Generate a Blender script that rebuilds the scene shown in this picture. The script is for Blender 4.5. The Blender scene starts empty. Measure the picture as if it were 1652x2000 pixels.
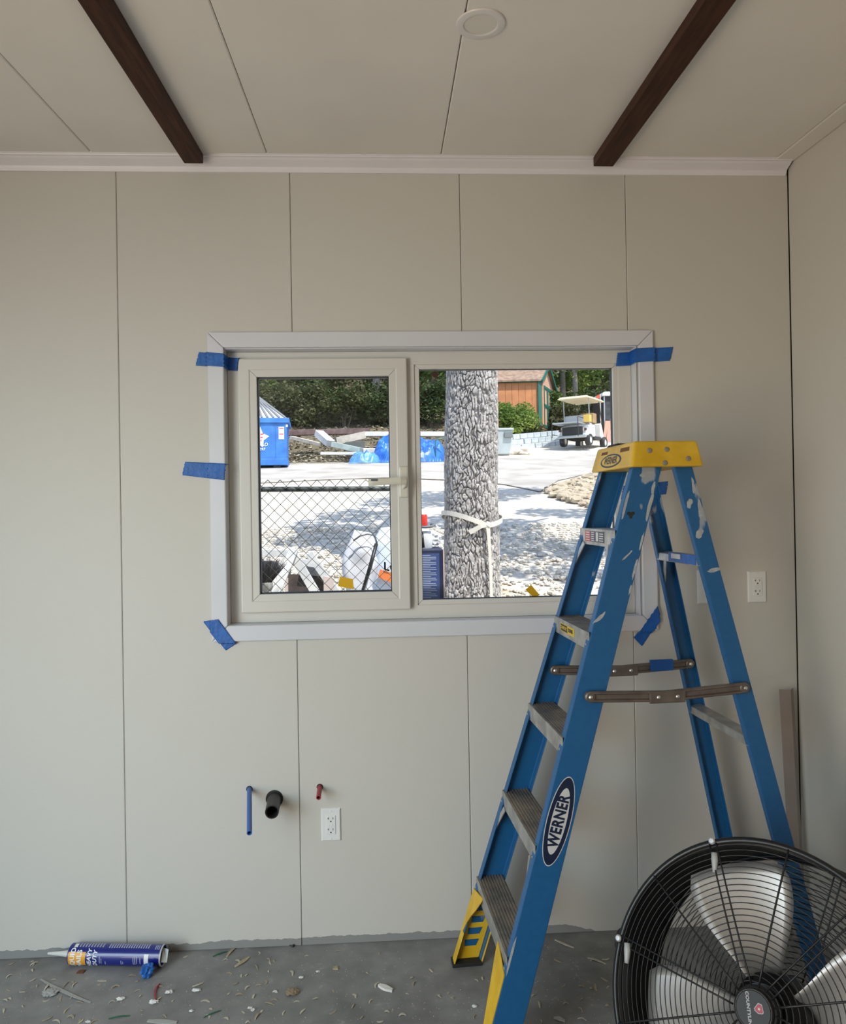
import bpy, bmesh, math, random
import numpy as np
from mathutils import Vector, Matrix, Euler, noise

# ------------------------------------------------------------------ camera, sky, sun, daylight, exposure
S = bpy.context.scene
COL = S.collection
F_PX, YAW, ROLL, PITCH, CY, EYE = 1400.0, .0503, .0170, .0055, 984.6, 1.55
cd = bpy.data.cameras.new('camera')
cam = bpy.data.objects.new('camera', cd); COL.objects.link(cam)
fwd = Vector((math.sin(YAW) * math.cos(PITCH), math.cos(YAW) * math.cos(PITCH), math.sin(PITCH)))
rgt = Vector((math.cos(YAW), -math.sin(YAW), 0)); upv = rgt.cross(fwd)
r2 = rgt * math.cos(ROLL) + (-upv) * math.sin(ROLL)
u2 = upv * math.cos(ROLL) + rgt * math.sin(ROLL)
cam.matrix_world = Matrix(((r2.x, u2.x, -fwd.x, 0), (r2.y, u2.y, -fwd.y, 0), (r2.z, u2.z, -fwd.z, EYE), (0, 0, 0, 1)))
cd.sensor_fit = 'HORIZONTAL'; cd.sensor_width = 36; cd.lens = F_PX / 1652 * 36
cd.shift_y = -(1000 - CY) / 1652
cd.clip_start = .05; cd.clip_end = 400
S.camera = cam

W = bpy.data.worlds.new('sky'); S.world = W; W.use_nodes = True
nt = W.node_tree; bg = nt.nodes['Background']
sky = nt.nodes.new('ShaderNodeTexSky'); sky.sky_type = 'NISHITA'; sky.sun_disc = False
SUN_EL, SUN_AZ = math.radians(60), math.radians(150)   # azimuth clockwise from +Y: the sun stands high behind the building, to the right
sky.sun_elevation = SUN_EL; sky.sun_rotation = SUN_AZ; sky.air_density = 1.0; sky.dust_density = 1.0
nt.links.new(sky.outputs[0], bg.inputs[0]); bg.inputs[1].default_value = .28

sd = bpy.data.lights.new('sun', 'SUN'); sd.energy = 5.4; sd.angle = .009; sd.color = (1, .955, .87)
sun = bpy.data.objects.new('sun', sd); COL.objects.link(sun)
sdir = Vector((math.sin(SUN_AZ) * math.cos(SUN_EL), math.cos(SUN_AZ) * math.cos(SUN_EL), math.sin(SUN_EL)))
sun.rotation_euler = sdir.to_track_quat('Z', 'Y').to_euler(); sun.location = (0, -6, 12)

def area(name, loc, aim, sx, sy, power, color):
    d = bpy.data.lights.new(name, 'AREA'); d.shape = 'RECTANGLE'; d.size = sx; d.size_y = sy; d.energy = power; d.color = color
    o = bpy.data.objects.new(name, d); COL.objects.link(o); o.location = loc
    o.rotation_euler = (Vector(aim) - Vector(loc)).to_track_quat('-Z', 'Z').to_euler(); return o
# daylight entering by the wide doorway in the side wall behind the camera: sky light from above, warm light off the ground from below
k_ = area('doorway_sky', (-2.30, -.10, 1.55), (-.8, 2.58, -.1), 2.2, 1.3, 28, (.75, .93, 1.0)); k_.data.spread = math.radians(112)
k_ = area('doorway_ground', (-2.30, -.75, .45), (1.1, .7, 2.8), 2.7, .8, 50, (1.0, .785, .56)); k_.data.spread = math.radians(130)

S.view_settings.view_transform = 'Standard'; S.view_settings.look = 'None'
S.view_settings.exposure = 0.09; S.view_settings.gamma = 1.0; S.view_settings.use_curve_mapping = False

# ------------------------------------------------------------------ helpers
rnd = random.Random(7)
D = 2.58                      # the window wall stands at y = D
V = Vector
def ray(x, y):
    a, b = x - 826, y - CY
    u = a * math.cos(ROLL) - b * math.sin(ROLL); v = a * math.sin(ROLL) + b * math.cos(ROLL)
    p = V((0, 0, 0)) + rgt * (u / F_PX) - upv * (v / F_PX) + fwd
    return p
def at(x, y, Y=D):
    r = ray(x, y); return V((0, 0, EYE)) + r * (Y / r.y)
def atz(x, y, z=0.0):
    r = ray(x, y); return V((0, 0, EYE)) + r * ((z - EYE) / r.z)

class MB:
    def __init__(s): s.v = []; s.f = []
    def add(s, vs, fs):
        n = len(s.v); s.v += [tuple(p) for p in vs]; s.f += [tuple(i + n for i in f) for f in fs]; return s
    def box(s, x0, x1, y0, y1, z0, z1):
        vs = [(x, y, z) for z in (z0, z1) for y in (y0, y1) for x in (x0, x1)]
        return s.add(vs, [(0, 2, 3, 1), (4, 5, 7, 6), (0, 1, 5, 4), (2, 6, 7, 3), (0, 4, 6, 2), (1, 3, 7, 5)])
    def hexa(s, b, t):          # bottom 4 and top 4 points in the same ring order
        return s.add(list(b) + list(t), [(3, 2, 1, 0), (4, 5, 6, 7), (0, 1, 5, 4), (1, 2, 6, 5), (2, 3, 7, 6), (3, 0, 4, 7)])
    def sweep(s, A, B):         # prism between two rings
        n = len(A)
        return s.add(list(A) + list(B), [tuple(range(n))[::-1], tuple(range(n, 2 * n))] + [(i, (i + 1) % n, n + (i + 1) % n, n + i) for i in range(n)])
    def beam(s, a, b, w, h, up=(0, 0, 1)):
        a, b = V(a), V(b); d = (b - a).normalized(); u = V(up); sd = d.cross(u)
        if sd.length < 1e-5: sd = d.cross(V((1, 0, 0)))
        sd.normalize(); u = sd.cross(d)
        q = [sd * (w / 2 * i) + u * (h / 2 * j) for i, j in ((-1, -1), (1, -1), (1, 1), (-1, 1))]
        return s.sweep([a + k for k in q], [b + k for k in q])
    def tube(s, pts, r, n=8, closed=False, cap=True):
        pts = [V(p) for p in pts]; m = len(pts); R = r if isinstance(r, (list, tuple)) else [r] * m
        prev = None; rings = []
        for i, p in enumerate(pts):
            a = pts[(i - 1) % m] if (closed or i > 0) else p; b = pts[(i + 1) % m] if (closed or i < m - 1) else p
            d = (b - a).normalized()
            if prev is None:
                x = d.orthogonal().normalized()
            else:
                x = prev - d * prev.dot(d)
                x = x.normalized() if x.length > 1e-6 else d.orthogonal().normalized()
            prev = x; y = d.cross(x)
            rings.append([p + (x * math.cos(t) + y * math.sin(t)) * R[i] for t in [2 * math.pi * k / n for k in range(n)]])
        vs = [q for g in rings for q in g]; fs = []
        for i in range(m if closed else m - 1):
            j = (i + 1) % m
            for k in range(n): fs.append((i * n + k, i * n + (k + 1) % n, j * n + (k + 1) % n, j * n + k))
        if cap and not closed: fs += [tuple(range(n))[::-1], tuple(range((m - 1) * n, m * n))]
        return s.add(vs, fs)
    def lathe(s, prof, o, ax, n=32, ref=None, closed=False):   # prof: (radius, offset along axis)
        o, ax = V(o), V(ax).normalized(); x = (V(ref) - ax * V(ref).dot(ax)).normalized() if ref else ax.orthogonal().normalized(); y = ax.cross(x)
        m = len(prof); vs = []
        for r, h in prof:
            for k in range(n):
                t = 2 * math.pi * k / n; vs.append(o + ax * h + (x * math.cos(t) + y * math.sin(t)) * r)
        fs = []
        for i in range(m if closed else m - 1):
            j = (i + 1) % m
            for k in range(n): fs.append((i * n + k, i * n + (k + 1) % n, j * n + (k + 1) % n, j * n + k))
        if not closed:
            fs += [tuple(range(n))[::-1], tuple(range((m - 1) * n, m * n))]
        return s.add(vs, fs)
    def prism(s, poly, o, ex, ey, ez, t):       # polygon in ex,ey at o, thickness t along ez
        o, ex, ey, ez = V(o), V(ex), V(ey), V(ez)
        A = [o + ex * p[0] + ey * p[1] for p in poly]; return s.sweep(A, [p + ez * t for p in A])
    def text(s, txt, size, fn, bold=0.0, shear=0.0, align='CENTER', depth=0.0):
        c = bpy.data.curves.new('t', 'FONT'); c.body = txt; c.size = size; c.align_x = align; c.align_y = 'CENTER'; c.offset = bold; c.shear = shear; c.extrude = depth; c.resolution_u = 3; c.space_character = 1.0 + bold * 60
        o = bpy.data.objects.new('t', c); me = bpy.data.meshes.new_from_object(o)
        s.add([fn(v.co.x, v.co.y, v.co.z) for v in me.vertices], [tuple(p.vertices) for p in me.polygons])
        bpy.data.objects.remove(o); bpy.data.curves.remove(c); bpy.data.meshes.remove(me); return s
    def build(s, name, m, parent=None, bevel=0, seg=2, smooth=False, ang=None, off=None):
        off = V(off) if off is not None else V((0, 0, 0))
        me = bpy.data.meshes.new(name); me.from_pydata([tuple(V(p) - off) for p in s.v], [], s.f)
        bm = bmesh.new(); bm.from_mesh(me); bmesh.ops.recalc_face_normals(bm, faces=bm.faces); bm.to_mesh(me); bm.free()
        me.materials.append(m)
        o = bpy.data.objects.new(name, me); COL.objects.link(o)
        if parent: o.parent = parent
        if smooth or ang: me.shade_smooth()
        if ang:
            me.set_sharp_from_angle(angle=math.radians(ang))
        if bevel:
            b = o.modifiers.new('bevel', 'BEVEL'); b.width = bevel; b.segments = seg; b.limit_method = 'ANGLE'; b.angle_limit = math.radians(35)
        return o
def cp(o, name, parent, loc=None, rot=None, sc=None):
    c = o.copy(); c.name = name; COL.objects.link(c); c.parent = parent
    if loc is not None: c.location = loc
    if rot is not None: c.rotation_euler = rot
    if sc is not None: c.scale = sc
    return c
def tag(o, label=None, cat=None, group=None, kind=None):
    if label: o['label'] = label
    if cat: o['category'] = cat
    if group: o['group'] = group
    if kind: o['kind'] = kind
    return o
def thing(name, loc, label, cat, group=None, rz=0.0, kind=None):
    o = bpy.data.objects.new(name, None); COL.objects.link(o); o.location = loc; o.rotation_euler = (0, 0, rz); o.empty_display_size = .1
    return tag(o, label, cat, group, kind)
def struct(name, loc=(0, 0, 0), label=None):
    o = bpy.data.objects.new(name, None); COL.objects.link(o); o.location = loc; return tag(o, label, None, None, 'structure')

MATS = {}
def M(name, c, rough=.6, metal=0.0, var=0.0, vs=8.0, c2=None, bump=0.0, bs=80.0, stretch=(1, 1, 1), spec=.5, coat=0.0, alpha=None):
    if name in MATS: return MATS[name]
    m = bpy.data.materials.new(name); m.use_nodes = True; N = m.node_tree.nodes; L = m.node_tree.links; b = N['Principled BSDF']
    b.inputs['Base Color'].default_value = (*c, 1); b.inputs['Roughness'].default_value = rough; b.inputs['Metallic'].default_value = metal
    b.inputs['Specular IOR Level'].default_value = spec; b.inputs['Coat Weight'].default_value = coat
    if alpha is not None: b.inputs['Alpha'].default_value = alpha
    if var or c2 or bump:
        tc = N.new('ShaderNodeTexCoord'); mp = N.new('ShaderNodeMapping'); mp.inputs['Scale'].default_value = stretch; L.new(tc.outputs['Object'], mp.inputs[0])
    if var or c2:
        nz = N.new('ShaderNodeTexNoise'); nz.inputs['Scale'].default_value = vs; nz.inputs['Detail'].default_value = 6; L.new(mp.outputs[0], nz.inputs[0])
        cr = N.new('ShaderNodeValToRGB'); L.new(nz.outputs[0], cr.inputs[0])
        a = tuple(x * (1 - var) for x in c); d = c2 or tuple(min(1, x * (1 + var)) for x in c)
        cr.color_ramp.elements[0].position = .36; cr.color_ramp.elements[1].position = .66
        cr.color_ramp.elements[0].color = (*a, 1); cr.color_ramp.elements[1].color = (*d, 1); L.new(cr.outputs[0], b.inputs['Base Color'])
    if bump:
        n2 = N.new('ShaderNodeTexNoise'); n2.inputs['Scale'].default_value = bs; n2.inputs['Detail'].default_value = 4; L.new(mp.outputs[0], n2.inputs[0])
        bp = N.new('ShaderNodeBump'); bp.inputs['Strength'].default_value = bump; bp.inputs['Distance'].default_value = .01; L.new(n2.outputs[0], bp.inputs['Height']); L.new(bp.outputs[0], b.inputs['Normal'])
    MATS[name] = m; return m

def nodes(m): return m.node_tree.nodes, m.node_tree.links, m.node_tree.nodes['Principled BSDF']
def math_node(N, L, op, a, b=None, clamp=False):
    n = N.new('ShaderNodeMath'); n.operation = op; n.use_clamp = clamp
    for i, x in enumerate((a, b)):
        if x is None: continue
        if isinstance(x, (int, float)): n.inputs[i].default_value = x
        else: L.new(x, n.inputs[i])
    return n.outputs[0]
def mixc(N, L, fac, a, b):
    n = N.new('ShaderNodeMix'); n.data_type = 'RGBA'; L.new(fac, n.inputs[0])
    for i, x in ((6, a), (7, b)):
        if isinstance(x, tuple): n.inputs[i].default_value = (*x, 1)
        else: L.new(x, n.inputs[i])
    return n.outputs[2]
def tex(N, L, kind, scale, vec, detail=5):
    n = N.new(kind); n.inputs['Scale'].default_value = scale
    if 'Detail' in n.inputs and kind == 'ShaderNodeTexNoise': n.inputs['Detail'].default_value = detail
    if vec is not None: L.new(vec, n.inputs['Vector'])
    return n
def mapping(N, L, vec, scale):
    n = N.new('ShaderNodeMapping'); n.inputs['Scale'].default_value = scale; L.new(vec, n.inputs[0]); return n.outputs[0]

# wall panel skin: fine woven print, and the ragged band of grey floor paint along the foot of the window wall
def wall_material():
    m = M('wall_panel', (.60, .58, .53), .55, spec=.35); N, L, b = nodes(m)
    pos = N.new('ShaderNodeNewGeometry').outputs['Position']
    grain = tex(N, L, 'ShaderNodeTexNoise', 1.0, mapping(N, L, pos, (60, 60, 420)), 2).outputs[0]
    big = tex(N, L, 'ShaderNodeTexNoise', 1.3, pos, 3).outputs[0]
    f = math_node(N, L, 'ADD', math_node(N, L, 'MULTIPLY', grain, .5), math_node(N, L, 'MULTIPLY', big, .5))
    base = mixc(N, L, f, (.575, .550, .505), (.63, .605, .558))
    sx = N.new('ShaderNodeSeparateXYZ'); L.new(pos, sx.inputs[0])
    rag = tex(N, L, 'ShaderNodeTexNoise', 1.0, mapping(N, L, pos, (34, 34, 9)), 6).outputs[0]
    slow = tex(N, L, 'ShaderNodeTexNoise', 2.2, mapping(N, L, pos, (1, 0, 0)), 1).outputs[0]
    h = math_node(N, L, 'ADD', math_node(N, L, 'MULTIPLY', rag, .022), math_node(N, L, 'MULTIPLY', slow, .024))
    edge = math_node(N, L, 'MULTIPLY', math_node(N, L, 'SUBTRACT', sx.outputs[0], .62), .25, True)
    h = math_node(N, L, 'SUBTRACT', math_node(N, L, 'ADD', h, .006), math_node(N, L, 'MINIMUM', edge, .04))
    mask = math_node(N, L, 'LESS_THAN', sx.outputs[2], h)
    near = math_node(N, L, 'LESS_THAN', sx.outputs[0], 1.49)
    mask = math_node(N, L, 'MULTIPLY', mask, near)
    L.new(mixc(N, L, mask, base, (.27, .27, .262)), b.inputs['Base Color'])
    bp = N.new('ShaderNodeBump'); bp.inputs['Strength'].default_value = .06; bp.inputs['Distance'].default_value = .002; L.new(grain, bp.inputs['Height']); L.new(bp.outputs[0], b.inputs['Normal'])
    return m
wallm = wall_material()
def floor_material():
    m = M('concrete', (.2, .2, .19), .55, spec=.3); N, L, b = nodes(m)
    pos = N.new('ShaderNodeNewGeometry').outputs['Position']
    a = tex(N, L, 'ShaderNodeTexNoise', 2.6, pos, 7).outputs[0]; c = tex(N, L, 'ShaderNodeTexNoise', 14, pos, 8).outputs[0]; dn = tex(N, L, 'ShaderNodeTexNoise', 60, pos, 5).outputs[0]
    f = math_node(N, L, 'ADD', math_node(N, L, 'MULTIPLY', a, .6), math_node(N, L, 'MULTIPLY', c, .4))
    cr = N.new('ShaderNodeValToRGB'); L.new(f, cr.inputs[0]); e = cr.color_ramp.elements
    e[0].position = .36; e[0].color = (.165, .163, .160, 1); e[1].position = .66; e[1].color = (.285, .282, .275, 1)
    dust = N.new('ShaderNodeValToRGB'); L.new(math_node(N, L, 'MULTIPLY', c, dn), dust.inputs[0]); dust.color_ramp.elements[0].position = .36; dust.color_ramp.elements[1].position = .46
    L.new(mixc(N, L, math_node(N, L, 'MULTIPLY', dust.outputs[0], .45), cr.outputs[0], (.42, .41, .38)), b.inputs['Base Color'])
    bp = N.new('ShaderNodeBump'); bp.inputs['Strength'].default_value = .25; bp.inputs['Distance'].default_value = .004; L.new(c, bp.inputs['Height']); L.new(bp.outputs[0], b.inputs['Normal'])
    return m
floorm = floor_material()
ceilm = M('ceiling_panel', (.80, .775, .735), .6, var=.03, vs=2.5, bump=.03, bs=200, spec=.3)
trimm = M('white_trim', (.82, .79, .83), .4, var=.02, vs=6)
upvc = M('window_vinyl', (.66, .64, .60), .32, var=.015, vs=5)
casem = M('casing_vinyl', (.66, .665, .71), .3, var=.015, vs=5)
gasket = M('black_gasket', (.012, .012, .013), .5)
beamm = M('stained_wood', (.050, .018, .009), .5, var=.35, vs=6, stretch=(14, .7, 14), bump=.15, bs=20, spec=.15)
tapem = M('blue_tape', (.012, .115, .43), .5, var=.12, vs=30, bump=.25, bs=60)
white_pl = M('white_plastic', (.80, .80, .79), .3)
dark_sl = M('socket_slot', (.02, .02, .02), .5)
screwm = M('steel_screw', (.62, .62, .62), .3, .9)
shadow_gap = M('panel_joint', (.30, .28, .25), .8)

# ------------------------------------------------------------------ the room
XR, XL, YB = 1.505, -2.40, -3.0
CZ, CS = 2.80, .051                                     # ceiling height at the window wall and its fall towards the room
def cz(y): return CZ + CS * (y - D)
WX0, WX1, WZ0, WZ1 = -.573, .920, 1.142, 2.130          # window opening

fl = struct('floor', label='grey concrete floor littered with building scraps')
MB().box(XL - .1, XR + .1, YB - .1, D + .12, -.12, 0).build('slab', floorm, fl)

wb = struct('wall_back', label='cream panelled wall around the window')
core = MB()
core.box(XL, WX0, D + .03, D + .12, 0, 2.95).box(WX1, XR + .1, D + .03, D + .12, 0, 2.95).box(WX0, WX1, D + .03, D + .12, 0, WZ0).box(WX0, WX1, D + .03, D + .12, WZ1, 2.95)
core.build('core', shadow_gap, wb)
seams = [XL, -1.548, -.938, -.328, .282, .892, 1.5048]
G = .0008
for a, b in zip(seams, seams[1:]):
    a2, b2 = a + G, b - G; zt_ = 2.85; u0, u1, v0, v1 = WX0, WX1, WZ0, WZ1
    if b2 <= u0 or a2 >= u1: polys = [[(a2, 0), (b2, 0), (b2, zt_), (a2, zt_)]]
    elif a2 < u0: polys = [[(a2, 0), (b2, 0), (b2, v0), (u0, v0), (u0, v1), (b2, v1), (b2, zt_), (a2, zt_)]]
    elif b2 > u1: polys = [[(a2, 0), (b2, 0), (b2, zt_), (a2, zt_), (a2, v1), (u1, v1), (u1, v0), (a2, v0)]]
    else: polys = [[(a2, 0), (b2, 0), (b2, v0), (a2, v0)], [(a2, v1), (b2, v1), (b2, zt_), (a2, zt_)]]
    for p_ in polys: MB().sweep([(x, D, z) for x, z in p_], [(x, D + .03, z) for x, z in p_]).build('panel', wallm, wb, bevel=.0022, seg=1)

wr = struct('wall_right', label='cream panelled side wall')
ys = [YB, -2.31, -1.70, -1.09, -.48, .13, .74, 1.35, 1.96, D - .0012]
for a, b in zip(ys, ys[1:]): MB().box(XR, XR + .05, a + G, b - G, 0, 2.85).build('panel', wallm, wr, bevel=.0018, seg=1)
MB().box(XR + .05, XR + .12, YB, D + .12, 0, 2.95).build('core', shadow_gap, wr)
wl = struct('wall_left', label='side wall with a wide open doorway')
MB().box(XL - .12, XL, 1.0, D + .12, 0, 2.9).build('panel', wallm, wl)
MB().box(XL - .12, XL, YB, -2.2, 0, 2.9).build('panel', wallm, wl)
MB().box(XL - .12, XL, -2.2, 1.0, 2.3, 2.9).build('panel', wallm, wl)
wk = struct('wall_rear', label='panelled wall opposite the window')
MB().box(XL - .12, XR + .12, YB - .12, YB, 0, 2.95).build('panel', wallm, wk)

ce = struct('ceiling', label='sloping ceiling of wide cream panels')
cs = [XL - .1, -1.61, -1.0, -.398, .212, .822, 1.432, XR + .1]
for a, b in zip(cs, cs[1:]):
    x0, x1 = a + .0012, b - .0012; y0, y1 = YB - .1, D + .03
    q = lambda dz: [(x0, y0, cz(y0) + dz), (x1, y0, cz(y0) + dz), (x1, y1, cz(y1) + dz), (x0, y1, cz(y1) + dz)]
    MB().hexa(q(0), q(.03)).build('panel', ceilm, ce, bevel=.003, seg=1)
q = lambda dz: [(XL - .1, YB - .1, cz(YB) + dz), (XR + .1, YB - .1, cz(YB) + dz), (XR + .1, D + .1, cz(D) + dz), (XL - .1, D + .1, cz(D) + dz)]
MB().hexa(q(.03), q(.12)).build('core', shadow_gap, ce)

# crown moulding along the window wall
prof = [(0, 2.757), (-.006, 2.757), (-.009, 2.762), (-.012, 2.766), (-.014, 2.772), (-.026, 2.779), (-.038, 2.783), (-.045, 2.787), (-.048, 2.790), (-.055, 2.791), (-.057, 2.7945), (-.061, 2.7955), (-.063, 2.802), (0, 2.806)]
t1 = MB().sweep([(XL, D + a, z) for a, z in prof], [(XR - .012, D + a, z) for a, z in prof]).build('trim_1', trimm, ang=25)
tag(t1, 'white moulded crown trim between window wall and ceiling', None, None, 'structure')
# flat cover strip where the ceiling meets the side wall
y0, y1 = YB, D - .03
t2 = MB().hexa([(1.434, y0, cz(y0) - .004), (XR - .003, y0, cz(y0) - .004), (XR - .003, y1, cz(y1) - .004), (1.434, y1, cz(y1) - .004)],
               [(1.434, y0, cz(y0)), (XR - .003, y0, cz(y0)), (XR - .003, y1, cz(y1)), (1.434, y1, cz(y1))]).build('trim_2', ceilm, bevel=.0012)
tag(t2, 'flat cream cover strip between ceiling and side wall', None, None, 'structure')

def ceiling_beam(x, w, label):
    y0, y1 = YB, D - .052; h = .034
    o = MB().hexa([(x - w / 2, y0, cz(y0) - h), (x + w / 2, y0, cz(y0) - h), (x + w / 2, y1, cz(y1) - h), (x - w / 2, y1, cz(y1) - h)],
                  [(x - w / 2, y0, cz(y0)), (x + w / 2, y0, cz(y0)), (x + w / 2, y1, cz(y1)), (x - w / 2, y1, cz(y1))]).build('ceiling_beam', beamm, bevel=.003)
    return tag(o, label, 'beam', 'dark beams under the ceiling', 'structure')
ceiling_beam(-.652, .066, 'dark brown wooden ceiling beam, the one nearer the doorway side')
ceiling_beam(.795, .072, 'dark brown wooden ceiling beam, the one nearer the stepladder')

# recessed ceiling light (switched off)
def downlight(x, y):
    z = cz(y); o = thing('downlight', (x, y, z), 'round white recessed ceiling light, switched off', 'ceiling light'); o.rotation_euler = (math.atan(CS), 0, 0)
    MB().lathe([(.061, 0), (.062, -.002), (.0605, -.0045), (.058, -.0055), (.044, -.0050), (.041, -.003), (.041, 0)], (0, 0, 0), (0, 0, 1), 48, closed=True).build('ring', M('lamp_ring', (.74, .72, .72), .35), o, smooth=False, ang=30)
    MB().lathe([(.0408, 0), (.0408, -.0022), (.0001, -.0026)], (0, 0, 0), (0, 0, 1), 40).build('diffuser', M('lamp_diffuser', (.72, .70, .66), .45), o)
downlight(.254, 1.775)

# ------------------------------------------------------------------ window
wn = struct('window_1', label='white vinyl sliding window with mitred casing and two panes')
def mitre_frame(name, x0, x1, z0, z1, w, ya, yb, m, parent, bevel=.002):
    """four mitred boards, outer rectangle x0..x1,z0..z1, board width w, faces from y=ya (room) to yb"""
    xo, xi = (x0, x1), (x0 + w, x1 - w); zo, zi = (z0, z1), (z0 + w, z1 - w); e = .0004
    pieces = [[(xo[0] + e, zo[1]), (xo[1] - e, zo[1]), (xi[1] - e, zi[1]), (xi[0] + e, zi[1])], [(xo[0] + e, zo[0]), (xi[0] + e, zi[0]), (xi[1] - e, zi[0]), (xo[1] - e, zo[0])],
              [(xo[0], zo[0] + e), (xo[0], zo[1] - e), (xi[0], zi[1] - e), (xi[0], zi[0] + e)], [(xo[1], zo[0] + e), (xi[1], zi[0] + e), (xi[1], zi[1] - e), (xo[1], zo[1] - e)]]
    for p in pieces: MB().sweep([(x, ya, z) for x, z in p], [(x, yb, z) for x, z in p]).build(name, m, parent, bevel=bevel)
mitre_frame('casing', -.625, .981, 1.089, 2.186, .056, D - .014, D - .0005, casem, wn, .004)
def ring_frame(name, x0, x1, z0, z1, w, ya, yb, m, parent, bevel=.002):
    o_ = [(x0, z0), (x1, z0), (x1, z1), (x0, z1)]; i_ = [(x0 + w, z0 + w), (x1 - w, z0 + w), (x1 - w, z1 - w), (x0 + w, z1 - w)]
    vs = [(x, y, z) for y in (ya, yb) for L_ in (o_, i_) for x, z in L_]; fs = []
    for k in range(4):
        n_ = (k + 1) % 4; fs += [(k, n_, 4 + n_, 4 + k), (8 + k, 12 + k, 12 + n_, 8 + n_), (k, 8 + k, 8 + n_, n_), (4 + k, 4 + n_, 12 + n_, 12 + k)]
    return MB().add(vs, fs).build(name, m, parent, bevel=bevel, seg=3)
ring_frame('jamb', WX0 + .0005, WX1 - .0005, WZ0 + .0005, WZ1 - .0005, .003, D - .004, D + .05, casem, wn, 0)
FX0, FX1, FZ0, FZ1 = -.5690, .9160, 1.146, 2.1260
ring_frame('frame', FX0, FX1, FZ0, FZ1, .049, D + .045, D + .11, upvc, wn, .002)
# mullion of the fixed light and its beads
MB().box(.060, .108, D + .0455, D + .10, FZ0 + .045, FZ1 - .045).build('mullion', upvc, wn, bevel=.002)
mitre_frame('bead', .106, .869, 1.192, 2.082, .020, D + .051, D + .080, upvc, wn, .0015)
mitre_frame('gasket', .124, .851, 1.210, 2.064, .004, D + .066, D + .082, gasket, wn, 0)
# sliding sash on the room side
sash = struct('sash'); sash.parent = wn
ring_frame('stile', -.527, .080, 1.184, 2.098, .042, D + .020, D + .065, upvc, sash, .005)
mitre_frame('bead', -.4875, .040, 1.2235, 2.0585, .026, D + .0235, D + .060, upvc, sash, .0015)
mitre_frame('gasket', -.463, .0155, 1.248, 2.034, .005, D + .038, D + .062, gasket, sash, 0)
def glass_mat():
    m = bpy.data.materials.new('window_glass'); m.use_nodes = True; N = m.node_tree.nodes; L = m.node_tree.links; N.remove(N['Principled BSDF'])
    tr = N.new('ShaderNodeBsdfTransparent'); tr.inputs[0].default_value = (.95, .97, .96, 1); gl = N.new('ShaderNodeBsdfGlossy'); gl.inputs['Roughness'].default_value = .02
    fr = N.new('ShaderNodeFresnel'); fr.inputs[0].default_value = 1.35; mx = N.new('ShaderNodeMixShader'); L.new(fr.outputs[0], mx.inputs[0]); L.new(tr.outputs[0], mx.inputs[1]); L.new(gl.outputs[0], mx.inputs[2])
    df = N.new('ShaderNodeBsdfDiffuse'); df.inputs[0].default_value = (.8, .8, .78, 1)
    tc = N.new('ShaderNodeTexCoord'); n = tex(N, L, 'ShaderNodeTexNoise', 3.5, tc.outputs['Object'], 6); cr = N.new('ShaderNodeValToRGB'); L.new(n.outputs[0], cr.inputs[0]); cr.color_ramp.elements[0].position = .5; cr.color_ramp.elements[1].position = .8
    cr.color_ramp.elements[1].color = (.10, .10, .10, 1); m2 = N.new('ShaderNodeMixShader'); L.new(cr.outputs[0], m2.inputs[0]); L.new(mx.outputs[0], m2.inputs[1]); L.new(df.outputs[0], m2.inputs[2])
    L.new(m2.outputs[0], N['Material Output'].inputs[0]); return m
glassm = glass_mat()
def pane(x0, x1, z0, z1, y, parent): return MB().add([(x0, y, z0), (x1, y, z0), (x1, y, z1), (x0, y, z1)], [(0, 1, 2, 3)]).build('pane', glassm, parent)
pane(-.461, .0135, 1.250, 2.032, D + .050, sash)
pane(.126, .849, 1.212, 2.062, D + .072, wn)
# lever handle of the sash
hnd = struct('handle'); hnd.parent = sash
cream = M('cream_enamel', (.70, .67, .58), .3)
MB().box(.045, .078, D + .010, D + .021, 1.589, 1.702).build('base_plate', cream, hnd, bevel=.005)
pts = [(.060, D + .012, 1.628), (.066, D - .002, 1.640), (.066, D - .014, 1.648), (.050, D - .020, 1.650), (.0, D - .020, 1.647), (-.050, D - .020, 1.645), (-.064, D - .018, 1.644)]
mb = MB(); sec = [(.0075, .011), (.008, .014), (.008, .014), (.008, .0135), (.0065, .013), (.0065, .0145), (.006, .014)]; rings = []
for p, (a, b) in zip(pts, sec):
    i = pts.index(p); p = V(p); nx = (V(pts[min(i + 1, 6)]) - V(pts[max(i - 1, 0)])); nx.normalize(); sd = V((0, 0, 1)).cross(nx); sd.normalize() if sd.length > .1 else None
    rings.append([p + sd * (a * math.cos(t)) + V((0, 0, b * math.sin(t))) for t in [math.pi * 2 * (k + .5) / 8 for k in range(8)]])
for A, B in zip(rings, rings[1:]): mb.add(A + B, [(k, (k + 1) % 8, 8 + (k + 1) % 8, 8 + k) for k in range(8)])
mb.add(rings[0], [tuple(range(8))]); mb.add(rings[-1], [tuple(range(8))])
mb.build('lever', cream, hnd, ang=50)
MB().box(-.055, -.032, D - .0275, D - .0262, 1.649, 1.6565).build('badge', M('badge_grey', (.10, .11, .13), .4), hnd)

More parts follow.
